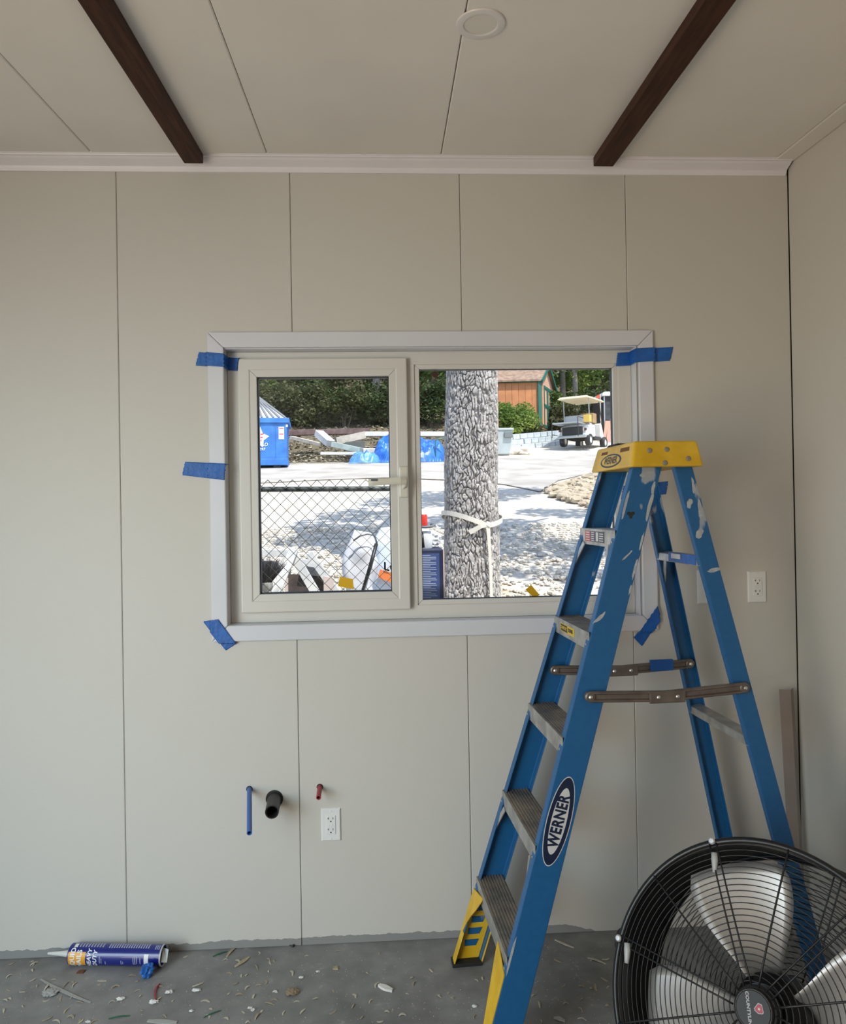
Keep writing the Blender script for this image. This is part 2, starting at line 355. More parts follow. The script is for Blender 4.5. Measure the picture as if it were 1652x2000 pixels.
# blue painter's tape strips holding the casing
def tape(px, label, fold=0.0, depth=None, y=D - .0158, n=9, seed=1):
    """px: 4 corners in order (end A top, end B top, end B bottom, end A bottom); lies on casing and wall"""
    R = random.Random(seed); c = [at(*p) for p in px]; o_ = (c[0] + c[1] + c[2] + c[3]) / 4; mb = MB(); rows = 14; vs = []
    for i in range(n + 1):
        t = i / n; a = c[0].lerp(c[1], t); b = c[3].lerp(c[2], t)
        for j in range(rows + 1):
            p = a.lerp(b, j / rows)
            if i in (0, n): p = p + (c[1] - c[0]).normalized() * (.004 * noise.noise(V((j * .9, i, seed))))
            on_case = -.6310 < p.x < .9870 and 1.0830 < p.z < 2.1920
            in_rec = fold and -.5660 < p.x < .9130 and 1.150 < p.z < 2.122
            yy = D - .0012 if not on_case else (D - .0152 if not in_rec else (D + .0190 if p.x < .084 and p.x > -.531 and p.z < 2.103 else D + .0440))
            vs.append(V((p.x, yy - .0007 - .0012 * (.5 + .5 * noise.noise(V((p.x * 60, p.z * 25, seed)))), p.z)))
    fs = [(i * (rows + 1) + j, (i + 1) * (rows + 1) + j, (i + 1) * (rows + 1) + j + 1, i * (rows + 1) + j + 1) for i in range(n) for j in range(rows)]
    mb.add(vs, fs); o = mb.build('tape_strip', tapem, ang=30, off=o_); o.location = o_
    so = o.modifiers.new('t', 'SOLIDIFY'); so.thickness = .0004; so.offset = -1
    return tag(o, label, 'tape', "painter's tape on the window casing")
tape([(389, 688), (465, 695), (460, 720), (382, 714)], "blue painter's tape strip on the casing above the blue dumpster, top corner", 1, seed=1, n=40)
tape([(362, 902), (443, 906), (440, 938), (356, 928)], "blue painter's tape strip halfway up the casing beside the sliding sash", 1, seed=2, n=40)
tape([(428, 1208), (463, 1256), (441, 1270), (397, 1214)], "slanting blue painter's tape strip on the bottom casing corner under the sliding sash", seed=3, n=44)
tape([(1213, 684), (1314, 678), (1308, 705), (1210, 711)], "blue painter's tape strip on the top casing corner above the stepladder", 1, seed=4, n=40)
tape([(1225, 948), (1304, 940), (1300, 965), (1220, 975)], "blue painter's tape strip half hidden behind the stepladder rail", 1, seed=5, n=40)
tape([(1281, 1182), (1289, 1208), (1253, 1262), (1237, 1245)], "slanting blue painter's tape strip between the stepladder legs, bottom casing corner", seed=6, n=44)

# ------------------------------------------------------------------ sockets, switch, pipes
def wall_plate(name, x, z, label, cat, kind, w=.070, h=.116):
    o = thing(name, (x, D, z), label, cat)
    a, b = w / 2, h / 2; i = .004
    MB().sweep([(-a, 0, -b), (a, 0, -b), (a, 0, b), (-a, 0, b)], [(-a + .001, -.003, -b + .001), (a - .001, -.003, -b + .001), (a - .001, -.003, b - .001), (-a + .001, -.003, b - .001)]).sweep(
        [(-a + .001, -.003, -b + .001), (a - .001, -.003, -b + .001), (a - .001, -.003, b - .001), (-a + .001, -.003, b - .001)], [(-a + i, -.0062, -b + i), (a - i, -.0062, -b + i), (a - i, -.0062, b - i), (-a + i, -.0062, b - i)]).build('cover_plate', white_pl, o)
    for s in (-1, 1): MB().lathe([(.0028, 0), (.0028, -.0012), (.002, -.0016)], (0, -.0060, s * .0485), (0, 1, 0), 12).build('screw', white_pl, o)
    if kind == 'outlet':
        f = MB().box(-.0165, .0165, -.0088, -.006, -.033, .033).build('socket_face', white_pl, o, bevel=.002)
        for s in (-1, 1):
            c = s * .0195
            MB().box(-.0085, -.0068, -.0094, -.008, c + .001, c + .009).box(-.0125, -.0085, -.0094, -.008, c + .0042, c + .0058).build('slot', dark_sl, f)
            MB().box(.0062, .0080, -.0094, -.008, c + .001, c + .0085).build('slot', dark_sl, f)
            MB().lathe([(.0026, 0), (.0026, -.0006)], (-.0003, -.0088, c - .006), (0, 1, 0), 12).build('ground_hole', dark_sl, f)
        for s in (-1, 1): MB().box(-.007, .007, -.0102, -.0085, s * .0035 - .0026, s * .0035 + .0026).build('button', white_pl, f, bevel=.0006)
    else:
        f = MB().box(-.0165, .0165, -.0078, -.006, -.033, .033).build('switch_frame', white_pl, o, bevel=.001)
        MB().hexa([(-.015, -.0115, -.0315), (.015, -.0115, -.0315), (.015, -.006, -.0315), (-.015, -.006, -.0315)], [(-.015, -.0082, .0315), (.015, -.0082, .0315), (.015, -.006, .0315), (-.015, -.006, .0315)]).build('rocker', white_pl, f, bevel=.001)
    return o
wall_plate('wall_outlet', -.218, .427, 'white double wall outlet low beside the red pipe stub', 'outlet', 'outlet')
wall_plate('wall_outlet', 1.356, 1.239, 'white double wall outlet near the room corner, behind the stepladder', 'outlet', 'outlet')
wall_plate('light_switch', 1.166, 1.243, 'white rocker light switch half hidden behind the stepladder', 'switch', 'switch', h=.124)

def pipe(name, a, b, sag, r, ri, m, label, collar=None, inner=gasket):
    a, b = V(a), V(b); o = thing(name, a, label, 'pipe')
    pts = []; n = 14
    for i in range(n + 1):
        t = i / n; p = a.lerp(b, t); k = t * t * (1 - .5 * t) * 2; p.z = a.z + (b.z - a.z) * (t * .35 + k * .65) if sag else p.z; pts.append(p - a)
    mb = MB(); d = (pts[-1] - pts[-2]).normalized(); mb.tube(pts, r, 18, cap=False)
    back = [pts[-1] - d * (r * 3), pts[-1]]; mb.tube(back[::-1], ri, 18, cap=False)
    x = d.orthogonal().normalized(); y = d.cross(x); A = [pts[-1] + (x * math.cos(t) + y * math.sin(t)) * r for t in [2 * math.pi * k / 18 for k in range(18)]]; B = [pts[-1] + (x * math.cos(t) + y * math.sin(t)) * ri for t in [2 * math.pi * k / 18 for k in range(18)]]
    mb.add(A + B, [(k, (k + 1) % 18, 18 + (k + 1) % 18, 18 + k) for k in range(18)])
    mb.build('tube', m, o, ang=40)
    MB().lathe([(ri * .99, 0), (.0001, -.0004)], pts[-1] - d * (r * 2.6), d, 18).build('bore', inner, o)
    MB().lathe([(collar or r * 1.35, 0), (collar or r * 1.35, -.0012), (r * .9, -.0014)], (0, 0, 0), (0, 1, 0), 24).build('wall_hole', dark_sl, o)
    return o
pipe('water_pipe', at(487, 1541), at(487, 1627, 2.32), True, .0085, .006, M('blue_pex', (.045, .135, .42), .4), 'long blue plastic water pipe stub sticking out of the wall', inner=M('blue_pex', ()))
pipe('water_pipe', at(624.5, 1537), at(622, 1558, 2.51), False, .0085, .0058, M('red_pex', (.33, .035, .055), .4), 'short red plastic water pipe stub above the low outlet', inner=M('red_pex', ()))
pipe('drain_pipe', at(536, 1560), at(531, 1586, 2.47), False, .0235, .0195, M('black_abs', (.028, .026, .025), .45, var=.2, vs=40), 'thick black drain pipe stub between the blue and red pipes', collar=.031)

# ------------------------------------------------------------------ stepladder
blue = M('ladder_blue', (.012, .105, .30), .42, spec=.5)
def ladder_blue():
    N, L, b = nodes(blue); tc = N.new('ShaderNodeTexCoord'); o = tc.outputs['Object']
    n1 = tex(N, L, 'ShaderNodeTexNoise', 1.0, mapping(N, L, o, (16, 16, 7)), 7).outputs[0]; n2 = tex(N, L, 'ShaderNodeTexNoise', 1.0, mapping(N, L, o, (5, 5, 2.2)), 2).outputs[0]; n3 = tex(N, L, 'ShaderNodeTexNoise', 60, o, 3).outputs[0]
    sx = N.new('ShaderNodeSeparateXYZ'); L.new(o, sx.inputs[0])
    hi = math_node(N, L, 'MULTIPLY', math_node(N, L, 'SUBTRACT', sx.outputs[2], 1.05), .16, True)
    v = math_node(N, L, 'ADD', math_node(N, L, 'ADD', math_node(N, L, 'MULTIPLY', n1, .75), math_node(N, L, 'MULTIPLY', n2, .35)), hi)
    cr = N.new('ShaderNodeValToRGB'); L.new(v, cr.inputs[0]); cr.color_ramp.elements[0].position = .725; cr.color_ramp.elements[1].position = .755
    base = mixc(N, L, n3, (.008, .092, .245), (.012, .122, .305))
    L.new(mixc(N, L, math_node(N, L, 'MULTIPLY', cr.outputs[0], .8), base, (.40, .42, .43)), b.inputs['Base Color'])
ladder_blue()
yellow = M('ladder_yellow', (.75, .44, .012), .42, var=.14, vs=14, c2=(.80, .50, .03), bump=.05, bs=60)
alu = M('worn_aluminium', (.42, .415, .40), .42, .55, var=.25, vs=18, bump=.08, bs=90)
tread = M('worn_tread', (.30, .285, .26), .6, .3, var=.45, vs=14, c2=(.33, .27, .21), stretch=(1, 1, 1), bump=.1, bs=120)
brownm = M('spreader_metal', (.17, .14, .12), .45, .5, var=.2, vs=20)
rubber = M('black_rubber', (.015, .015, .015), .7)
PHI = .063; LO = V((.214, 2.208, 0)); ld = V((math.cos(PHI), math.sin(PHI), 0)); lw = V((math.sin(PHI), -math.cos(PHI), 0))
WB, WT, SP, HC, TF, TR, RB, RT, RW = .491, .286, 1.08, 1.685, .511 * 1.685 / 1.663, .176, .486, .272, .090
lad = thing('stepladder', LO, 'open blue fiberglass stepladder with yellow cap, paint-splashed', 'ladder')
def fr(z, side, s=0.0, t=0.0):     # point on a front rail: side -1 far, +1 near; s along ladder depth, t outward from the outer face
    k = z / HC; w = (WB + (WT - WB) * k) / 2
    return lw * (side * (w + t)) + ld * (TF * k + s) + V((0, 0, z))
def rr(z, side, s=0.0, t=0.0):     # rear rail, s from its rear edge
    k = z / HC; w = (RB + (RT - RB) * k) / 2
    return lw * (side * (w + t)) + ld * (SP + (TF + TR - SP) * k + s) + V((0, 0, z))
def channel(fn, side, z0, z1, s0, s1, fl, th=.0045):
    def ring(z): return [fn(z, side, s, t) for s, t in ((s0, -fl), (s0, 0), (s1, 0), (s1, -fl), (s1 - th, -fl), (s1 - th, -th), (s0 + th, -th), (s0 + th, -fl))]
    mb = MB(); A, B = ring(z0), ring(z1); n = 8
    mb.add(A + B, [(i, (i + 1) % n, n + (i + 1) % n, n + i) for i in range(n)] + [(0, 1, 6, 7), (1, 2, 5, 6), (2, 3, 4, 5), (8, 9, 14, 15), (9, 10, 13, 14), (10, 11, 12, 13)])
    return mb
for sd_ in (-1, 1):
    channel(fr, sd_, .012, HC, 0, RW, .030).build('front_rail', blue, lad, bevel=.002)
    channel(rr, sd_, .012, HC - .004, -.056, 0, .024).build('rear_rail', blue, lad, bevel=.002)
    # boots of the front rails
    bt = channel(fr, sd_, .008, .115, -.004, RW + .004, .036, .004); ft = bt.build('foot', yellow, lad, bevel=.002)
    p0 = [fr(.0, sd_, -.006, .006), fr(.0, sd_, RW + .006, .006), fr(.0, sd_, RW + .006, -.040), fr(.0, sd_, -.006, -.040)]
    MB().hexa(p0, [p + V((0, 0, .012)) for p in p0]).build('rubber_pad', rubber, ft, bevel=.002)
    MB().sweep(*[[fr(z, sd_, s, -.0055) for z, s in ((.012, .006), (.012, RW - .006), (.24, RW - .006), (.20, .006))] if k == 0 else [fr(z, sd_, s, -.009) for z, s in ((.012, .006), (.012, RW - .006), (.24, RW - .006), (.20, .006))] for k in (0, 1)]).build('inner_plate', yellow, ft)
    for z in (.055, .095, .135, .175):
        q_ = [(z, .022), (z, .062), (z + .022, .066), (z + .022, .018)]
        MB().sweep([fr(a, sd_, b, -.0090) for a, b in q_], [fr(a, sd_, b, -.0100) for a, b in q_]).build('window', blue, ft)
    # brace from the boot up to the lowest step
    low = [(.262, -.112), (.225, -.088), (.185, -.055), (.145, -.030), (.10, -.012)] if sd_ < 0 else [(.262, -.112), (.02, -.040)]
    poly_ = [(.10 if sd_ < 0 else .02, -.001), (.250, -.001), (.276, -.112)] + low
    MB().sweep([fr(z_, sd_, -.0035, t_) for z_, t_ in poly_], [fr(z_, sd_, -.0005, t_) for z_, t_ in poly_]).build('brace', yellow, lad)
    if sd_ > 0: MB().hexa([fr(.02, 1, -.003, -.040), fr(.02, 1, -.003, -.037), fr(.02, 1, .045, -.037), fr(.02, 1, .045, -.040)], [fr(.262, 1, -.003, -.112), fr(.262, 1, -.003, -.109), fr(.262, 1, .045, -.109), fr(.262, 1, .045, -.112)]).build('brace_lip', yellow, lad)
    # boots of the rear rails
    ft = channel(rr, sd_, .008, .09, -.060, .004, .028, .004).build('foot', yellow, lad, bevel=.002)
    p0 = [rr(.0, sd_, -.062, .005), rr(.0, sd_, .006, .005), rr(.0, sd_, .006, -.032), rr(.0, sd_, -.062, -.032)]
    MB().hexa(p0, [p + V((0, 0, .012)) for p in p0]).build('rubber_pad', rubber, ft, bevel=.002)
# five grooved steps
for k in range(5):
    z = .293 + .295 * k; ht = .050 if k else .054; mb = MB(); pr_ = []
    dpt = .088; x = 0.0; n = 9
    pts = [(-.004, z - ht), (-.004, z)]
    for i in range(n):
        a = -.004 + dpt * (i + .08) / n; b = -.004 + dpt * (i + .62) / n; c_ = -.004 + dpt * (i + 1.0) / n
        pts += [(a, z + .0015), (b, z + .0015), (b + .001, z - .0012), (c_ - .0006, z - .0012)]
    pts += [(-.004 + dpt, z), (-.004 + dpt, z - .03), (-.004 + dpt - .003, z - .03), (-.004 + dpt - .003, z - .005), (-.001, z - .005), (-.001, z - ht)]
    A = [fr(z, -1, s, -.0048) + V((0, 0, zz - z)) for s, zz in pts]; B = [fr(z, 1, s, -.0048) + V((0, 0, zz - z)) for s, zz in pts]
    m_ = len(pts); mb.add(A + B, [(i, (i + 1) % m_, m_ + (i + 1) % m_, m_ + i) for i in range(m_)])
    st = mb.build('step', tread if k < 4 else alu, lad)
    lip = [(-.0068, z - ht - .001), (-.0068, z + .001), (-.0042, z + .001), (-.0042, z - ht - .001)]
    mb = MB().sweep([fr(z, -1, s, -.002) + V((0, 0, zz - z)) for s, zz in lip], [fr(z, 1, s, -.002) + V((0, 0, zz - z)) for s, zz in lip])
    mb.build('front_lip', alu, st, bevel=.001)
    for sd_ in (-1, 1):
        for i in range(2): MB().lathe([(.004, 0), (.004, .0015), (.002, .003)], fr(z - .012 - .022 * i, sd_, -.0002, -.015), -ld, 10).build('rivet', screwm, st)
        if k in (1, 4):
            MB().beam(fr(z - .125, sd_, .004, -.012), fr(z - ht + .004, sd_, .004, -.052), .018, .003, ld).build('knee_brace', alu, st)
# front labels on the two upper steps
def lab_frame(z):
    a, b = fr(z, -1, -.0070, 0), fr(z, 1, -.0070, 0); ex = (b - a).normalized(); return a, ex, (b - a).length
z4, z5 = .293 + .295 * 3, .293 + .295 * 4
def label_quad(z, u0, u1, v0, v1, dep, name, m, parent=lad):
    a, ex, L_ = lab_frame(z); ez = V((0, 0, 1)); P = lambda u, v: a + ex * (u * L_) + ez * v - ld * dep
    return MB().hexa([P(u0, v0), P(u1, v0), P(u1, v0) + ld * .0006, P(u0, v0) + ld * .0006], [P(u0, v1), P(u1, v1), P(u1, v1) + ld * .0006, P(u0, v1) + ld * .0006]).build(name, m, parent)
navy = M('navy_ink', (.010, .018, .05), .35); whitei = M('white_ink', (.62, .62, .62), .4); yel = M('yellow_ink', (.70, .47, .02), .4); redi = M('red_ink', (.5, .03, .025), .4); blacki = M('black_ink', (.012, .012, .012), .4)
def lab_text(z, txt, size, u, v, dep, m, bold=.0, sx=1.0):
    a, ex, L_ = lab_frame(z); MB().text(txt, size, lambda x, y, zz: a + ex * (u * L_ + x * sx) + V((0, 0, v + y)) - ld * dep, bold).build('lettering', m, lad)
label_quad(z4, .22, .62, -.036, -.010, .0008, 'step_label', yel); label_quad(z4, .235, .425, -.0335, -.0125, .0012, 'step_label', blacki)
lab_text(z4, 'COMFORT', .0135, .33, -.0225, .0022, yel, .0006, .98); lab_text(z4, 'ZONE', .0150, .52, -.0225, .0022, blacki, .0008, 1.0)
label_quad(z5, .18, .33, -.040, -.006, .0008, 'step_label', redi); label_quad(z5, .33, .72, -.040, -.006, .0008, 'step_label', navy)
for i in range(4): label_quad(z5, .20, .31, -.0365 + .008 * i, -.033 + .008 * i, .0012, 'print_line', whitei)
for i in range(5): label_quad(z5, .36, .44, -.037 + .0064 * i, -.0345 + .0064 * i, .0012, 'print_line', whitei)
label_quad(z5, .50, .56, -.037, -.009, .0012, 'print_line', whitei)
for i in range(4): label_quad(z5, .59, .70, -.036 + .0072 * i, -.0332 + .0072 * i, .0012, 'print_line', whitei)
# rear rungs
for z in (1.39, .855, .33):
    mb = MB(); pts = [(-.050, 0), (-.050, .026), (-.006, .030), (-.006, .004)]
    mb.sweep([rr(z, -1, s, -.004) + V((0, 0, a - .03)) for s, a in pts], [rr(z, 1, s, -.004) + V((0, 0, a - .03)) for s, a in pts])
    rg = mb.build('rear_rung', alu, lad, bevel=.003)
    if z > 1.3:
        MB().beam(rr(z - .10, -1, -.048, -.015), rr(z - .02, -1, -.048, -.060), .020, .003, ld).build('knee_brace', alu, rg)
        MB().beam(rr(z - .012, -1, -.053, -.10), rr(z - .012, 1, -.053, -.03), .004, .030, (0, 0, 1)).build('tape_wrap', tapem, rg, bevel=.001)
        MB().beam(rr(z - .008, -1, -.0556, -.125), rr(z - .008, -1, -.0556, -.185), .004, .016, (0, 0, 1)).build('paint_smear', whitei, rg, bevel=.001)
# spreaders
for sd_ in (-1, 1):
    z = 1.0; t = .004 if sd_ > 0 else -.030
    a = fr(z, sd_, .040, t); c = rr(z + .004, sd_, -.030, t); mid = a.lerp(c, .49) + V((0, 0, -.012))
    def bar(p, q, name, parent):
        d = (q - p).normalized(); u = V((0, 0, 1)); ring = [(0, -.014), (.004, -.016), (.010, -.016), (.014, -.013), (.014, -.009), (.008, -.006), (.008, .006), (.014, .009), (.014, .013), (.010, .016), (.004, .016), (0, .014)]
        f = lambda e: [e + lw * x + u * y for x, y in ring]
        mb = MB().sweep(f(p), f(q))
        for e in (p, q): mb.lathe([(.0155, 0), (.0155, .011), (.012, .0135)], e, lw, 16)
        return mb.build(name, brownm, parent, ang=35)
    spd = bar(a, mid + ld * .02, 'spreader', lad); bar(mid - ld * .02, c, 'spreader', lad)
    MB().beam(mid - ld * .055 + lw * .012, mid + ld * .055 + lw * .012, .006, .036, (0, 0, 1)).build('hinge_plate', brownm, spd, bevel=.004)
    for p in (a, c, mid - ld * .028, mid + ld * .03): MB().lathe([(.006, 0), (.006, .0025), (.003, .0045)], p + lw * .0135, lw, 12).build('rivet', screwm, spd)
    if sd_ < 0:
        MB().beam(a.lerp(c, .70) + lw * .009, a.lerp(c, .87) + lw * .009, .014, .037, (0, 0, 1)).build('tape_wrap', tapem, spd, bevel=.002)
# top cap
def capq(z, e): return [lw * (sg * (WT / 2 + .020 + e)) + ld * (TF + s) + V((0, 0, z)) for sg, s in ((-1, -.014 - e), (1, -.014 - e), (1, TR + .018 + e * .6), (-1, TR + .018 + e * .6))]
zb, zt = 1.660, 1.738
capm = MB().hexa(capq(zb, .010), capq(zt, -.008)); capo = capm.build('top_cap', yellow, lad, bevel=.007, seg=3)
b4, t4 = capq(zb, .010), capq(zt, -.008)
def capface(i, j, u, v, off=.0):        # point on the cap's side face between corners i and j
    p = b4[i].lerp(b4[j], u).lerp(t4[i].lerp(t4[j], u), v); n = (b4[j] - b4[i]).cross(t4[i] - b4[i]).normalized()
    return p + n * off
for u, v in ((.24, .62), (.50, .66), (.80, .30), (.46, .14)):
    n = capface(1, 2, u, v, 1) - capface(1, 2, u, v, 0); MB().lathe([(.0078, 0), (.0078, .0018), (.004, .0035)], capface(1, 2, u, v, 0), n, 14).build('rivet', M('dull_rivet', (.30, .29, .27), .5, .5), capo)
for u0, u1, v0, v1 in ((.18, .35, .68, .80), (.68, .90, .66, .82)):
    mb = MB().sweep([capface(0, 1, a, b, .0004) for a, b in ((u0, v0), (u1, v0), (u1, v1), (u0, v1))], [capface(0, 1, a, b, -.004) for a, b in ((u0, v0), (u1, v0), (u1, v1), (u0, v1))])
    mb.build('slot', M('cap_slot', (.16, .06, .005), .7), capo)
def ellipse_on(fn, cu, cv, ru, rv, off, th=.0003, n=40):
    A = [fn(cu + ru * math.cos(t), cv + rv * math.sin(t), off) for t in [2 * math.pi * k / n for k in range(n)]]; B = [fn(cu + ru * math.cos(t), cv + rv * math.sin(t), off - th) for t in [2 * math.pi * k / n for k in range(n)]]
    return MB().sweep(A, B)
cf = lambda u, v, off: capface(0, 1, u, v, off)
fw = (b4[1] - b4[0]).length; fh = (t4[0] - b4[0]).length
ellipse_on(cf, .48, .38, .26, .28, .0006).build('oval_emblem', blacki, capo); ellipse_on(cf, .48, .38, .225, .215, .0010).build('oval_emblem', yellow, capo)
MB().text('WERNER', .027, lambda x, y, z: capface(0, 1, .48 + x * 1.0 / fw, .38 + y * 1.2 / fh, .0016), .0007).build('lettering', blacki, capo)
MB().hexa([lw * (a * .5) * .2 + ld * (TF + b) + V((0, 0, zt - .001)) for a, b in ((-1.25, .01), (-.25, .01), (-.25, .05), (-1.25, .05))], [lw * (a * .5) * .2 + ld * (TF + b) + V((0, 0, zt + .010)) for a, b in ((-1.1, .014), (-.3, .014), (-.3, .046), (-1.1, .046))]).build('tool_holder', rubber, capo, bevel=.004)
# maker's oval on the near front rail
ax_r = (fr(1.2, 1) - fr(.2, 1)).normalized()
def railp(x, y, off):                    # x along the rail (up), y across it (towards the front), on the outer face
    z0 = .655; base = fr(z0, 1, RW / 2 - .001, 0); nrm = ax_r.cross(ld).normalized()
    if nrm.dot(lw) < 0: nrm = -nrm
    side = nrm.cross(ax_r).normalized()
    return base + ax_r * x + side * y + nrm * off
for rx, ry, off, m_ in ((.127, .036, .0004, whitei), (.124, .0335, .0007, navy), (.094, .0225, .0010, whitei)):
    ellipse_on(lambda u, v, o_: railp(u, v, o_), 0, 0, rx, ry, off).build('oval_decal', m_, lad)
sgn = 1
MB().text('WERNER', .036, lambda x, y, z: railp(x * .96, y * 1.25, .0018), .0013, .0).build('lettering', navy, lad)
def smear(fn, z, s, ln, wd, seed, tilt=0.0, t=.0006):
    R_ = random.Random(seed); n_ = 18; A = []; 
    for k in range(n_):
        a = 2 * math.pi * k / n_; r_ = 1 + .45 * noise.noise(V((math.cos(a) * 1.6 + seed, math.sin(a) * 1.6, seed))); A.append(fn(z + ln * .5 * r_ * math.sin(a) , 1, s + wd * .5 * r_ * math.cos(a) + tilt * math.sin(a), t))
    MB().sweep(A, [p - lw * .0005 for p in A]).build('paint_smear', M('dry_paint', (.40, .42, .43), .7, var=.15, vs=60), lad)
for i, (z, s, ln, wd, tl_) in enumerate([(1.640, .045, .016, .034, .01), (1.55, .006, .075, .010, 0), (1.60, .078, .03, .010, 0), (1.545, .082, .09, .011, 0), (1.44, .084, .05, .007, 0), (1.36, .084, .06, .008, 0), (1.30, .086, .03, .006, 0), (1.22, .012, .03, .016, .012), (.30, .004, .10, .007, 0), (1.40, .050, .03, .008, .012)]): smear(fr, z, s, ln, wd, i + 3, tl_)
for i, (z, s, ln, wd, tl_) in enumerate([(1.60, -.014, .05, .010, .004), (1.55, -.040, .03, .018, .008), (1.53, -.012, .07, .012, .004), (1.46, -.034, .03, .022, .01), (1.35, -.02, .014, .034, .012)]): smear(rr, z, s, ln, wd, i + 33, tl_)
# a worn hole and a torn edge on the near rail
MB().prism([(.010 * math.cos(t) * (1 + .35 * math.sin(3 * t)), .010 * math.sin(t) * (1 + .35 * math.sin(3 * t))) for t in [2 * math.pi * k / 24 for k in range(24)]], fr(1.52, 1, .030, .0004), ld, (0, 0, 1), lw, .0003).build('bolt_hole', dark_sl, lad)

# ------------------------------------------------------------------ drum fan
fc = V((.836, 1.615, .381)); FA, FT, FR = .854, .496, .362
fn_ = V((-math.sin(FA) * math.cos(FT), -math.cos(FA) * math.cos(FT), math.sin(FT))).normalized(); fx = V((0, 0, 1)).cross(fn_).normalized() ; fy = fn_.cross(fx).normalized()
# fx: to the viewer's right on the fan face, fy: up on the face
fan = thing('drum_fan', (fc.x, fc.y, 0), 'large black drum fan with wire grille and silver blades', 'fan')
fo = fc - V((fc.x, fc.y, 0))
blackm = M('fan_black', (.008, .008, .009), .35, spec=.5); wirem = M('fan_wire', (.012, .012, .013), .4); blade_m = M('brushed_aluminium', (.72, .70, .68), .38, .6, var=.06, vs=10)
DEP = .235
MB().lathe([(FR, 0), (FR, -DEP), (FR - .004, -DEP), (FR - .004, 0)], fo, fn_, 96, ref=fx, closed=True).build('drum', blackm, fan, ang=40)
def ring(r, h, wr_, n=96, sides=5): return [fo + fn_ * h + (fx * math.cos(t) + fy * math.sin(t)) * r for t in [2 * math.pi * k / n for k in range(n)]]
for h, nm in ((.0, 'front_rim'), (-DEP, 'rear_rim')): MB().tube(ring(FR - .002, h, 0), .0085, 10, closed=True).build(nm, blackm, fan, smooth=True)
MB().tube(ring(FR - .001, -.03, 0), .005, 8, closed=True).build('rim_bead', blackm, fan, smooth=True)
def dome(r, base, bulge): return base + bulge * (1 - (r / FR) ** 2)
gr_f = struct('front_grille'); gr_f.parent = fan; del gr_f['kind']
gr_r = struct('rear_grille'); gr_r.parent = fan; del gr_r['kind']
NR = 23
for i in range(NR):
    r = .056 + (FR - .012 - .056) * i / (NR - 1)
    MB().tube(ring(r, dome(r, .004, .028), 0), .0013, 5, closed=True).build('ring_wire', wirem, gr_f, smooth=True)
    if i % 2 == 0 or True: MB().tube(ring(r, -dome(r, DEP - .004, .03), 0, n=72), .0014, 4, closed=True).build('ring_wire', wirem, gr_r, smooth=True)
def spoke(ang, off, r0, r1, base, bulge, sg, g, rad=.0022):
    d = fx * math.cos(ang) + fy * math.sin(ang); s = fx * -math.sin(ang) + fy * math.cos(ang)
    MB().tube([fo + d * r + s * off + fn_ * (sg * (dome(r, base, bulge)) + sg * .002) for r in [r0 + (r1 - r0) * k / 8 for k in range(9)]], rad, 6).build('spoke_wire', wirem, g, smooth=True)
for k in range(6):
    a = math.radians(58 + 60 * k)
    for off in (-.009, .009): spoke(a, off, .046, FR - .004, .004, .028, 1, gr_f)
    spoke(a + math.radians(30), 0, .046, FR - .004, .004, .028, 1, gr_f, .0024)
    a2 = math.radians(20 + 60 * k)
    for off in (-.009, .009): spoke(a2, off, .05, FR - .004, DEP - .004, .03, -1, gr_r)
    d = fx * math.cos(a) + fy * math.sin(a)
    bo = MB().lathe([(.0085, 0), (.0085, .002), (.0055, .0045), (.0, .0046)], fo + d * (FR + .001) + fn_ * .009, fn_, 16).build('bolt', M('zinc_bolt', (.80, .80, .80), .3, .7), fan)
    if k in (1, 2):
        mb = MB(); q_ = fo + d * (FR - .028) + fn_ * .013; mb.tube([q_, q_ - fy * .015 + fx * .004, q_ - fy * .032 + fx * .007, q_ - fy * .045 + fx * .009], [.008, .009, .007, .005], 6); mb.build('tape_scrap', M('clear_tape', (.45, .46, .46), .4), fan, smooth=True)
# hub, motor, blades
MB().lathe([(.0001, .040), (.037, .040), (.0415, .036), (.043, .028), (.047, .026), (.050, .020), (.050, .000)], fo, fn_, 48, ref=fx).build('badge', M('badge_black', (.018, .018, .019), .5), fan, ang=35)
MB().tube(ring(.0395, .0385, 0, 48), .0009, 6, closed=True).build('badge_rim', M('badge_edge', (.10, .10, .10), .4), fan, smooth=True)
MB().lathe([(.055, -.02), (.055, -.05), (.080, -.075), (.082, -.12), (.082, -.20), (.06, -.225)], fo, fn_, 32, ref=fx).build('motor', blackm, fan, ang=35)
tx = (fx * .30 - fy * .954).normalized(); ty = fn_.cross(tx).normalized()
MB().text('COUNTYLINE', .0098, lambda x, y, z: fo + fn_ * .0406 + tx * x * 1.12 + ty * (y - .010), .0004).build('lettering', M('silver_ink', (.42, .42, .42), .4), fan)
ec = ty * .0135 + tx * -.003
for sc_, h, m_ in ((.72, .0403, M('silver_ink', ())), (.60, .0406, M('emblem_red', (.42, .03, .035), .4))):
    poly = [(0, .0155), (.006, .0150), (.0150, -.004), (.0120, -.0095), (0, -.0135), (-.0120, -.0095), (-.0150, -.004), (-.006, .0150)]
    MB().prism([(a * sc_, b * sc_) for a, b in poly], fo + fn_ * h + ec, fx, fy, fn_, .0003).build('emblem', m_, fan)
star = [((.0040 if k % 2 == 0 else .0017) * math.sin(math.pi * k / 5), (.0040 if k % 2 == 0 else .0017) * math.cos(math.pi * k / 5)) for k in range(10)]
MB().prism(star, fo + fn_ * .0410 + ec, fx, fy, fn_, .0002).build('emblem_star', whitei, fan)
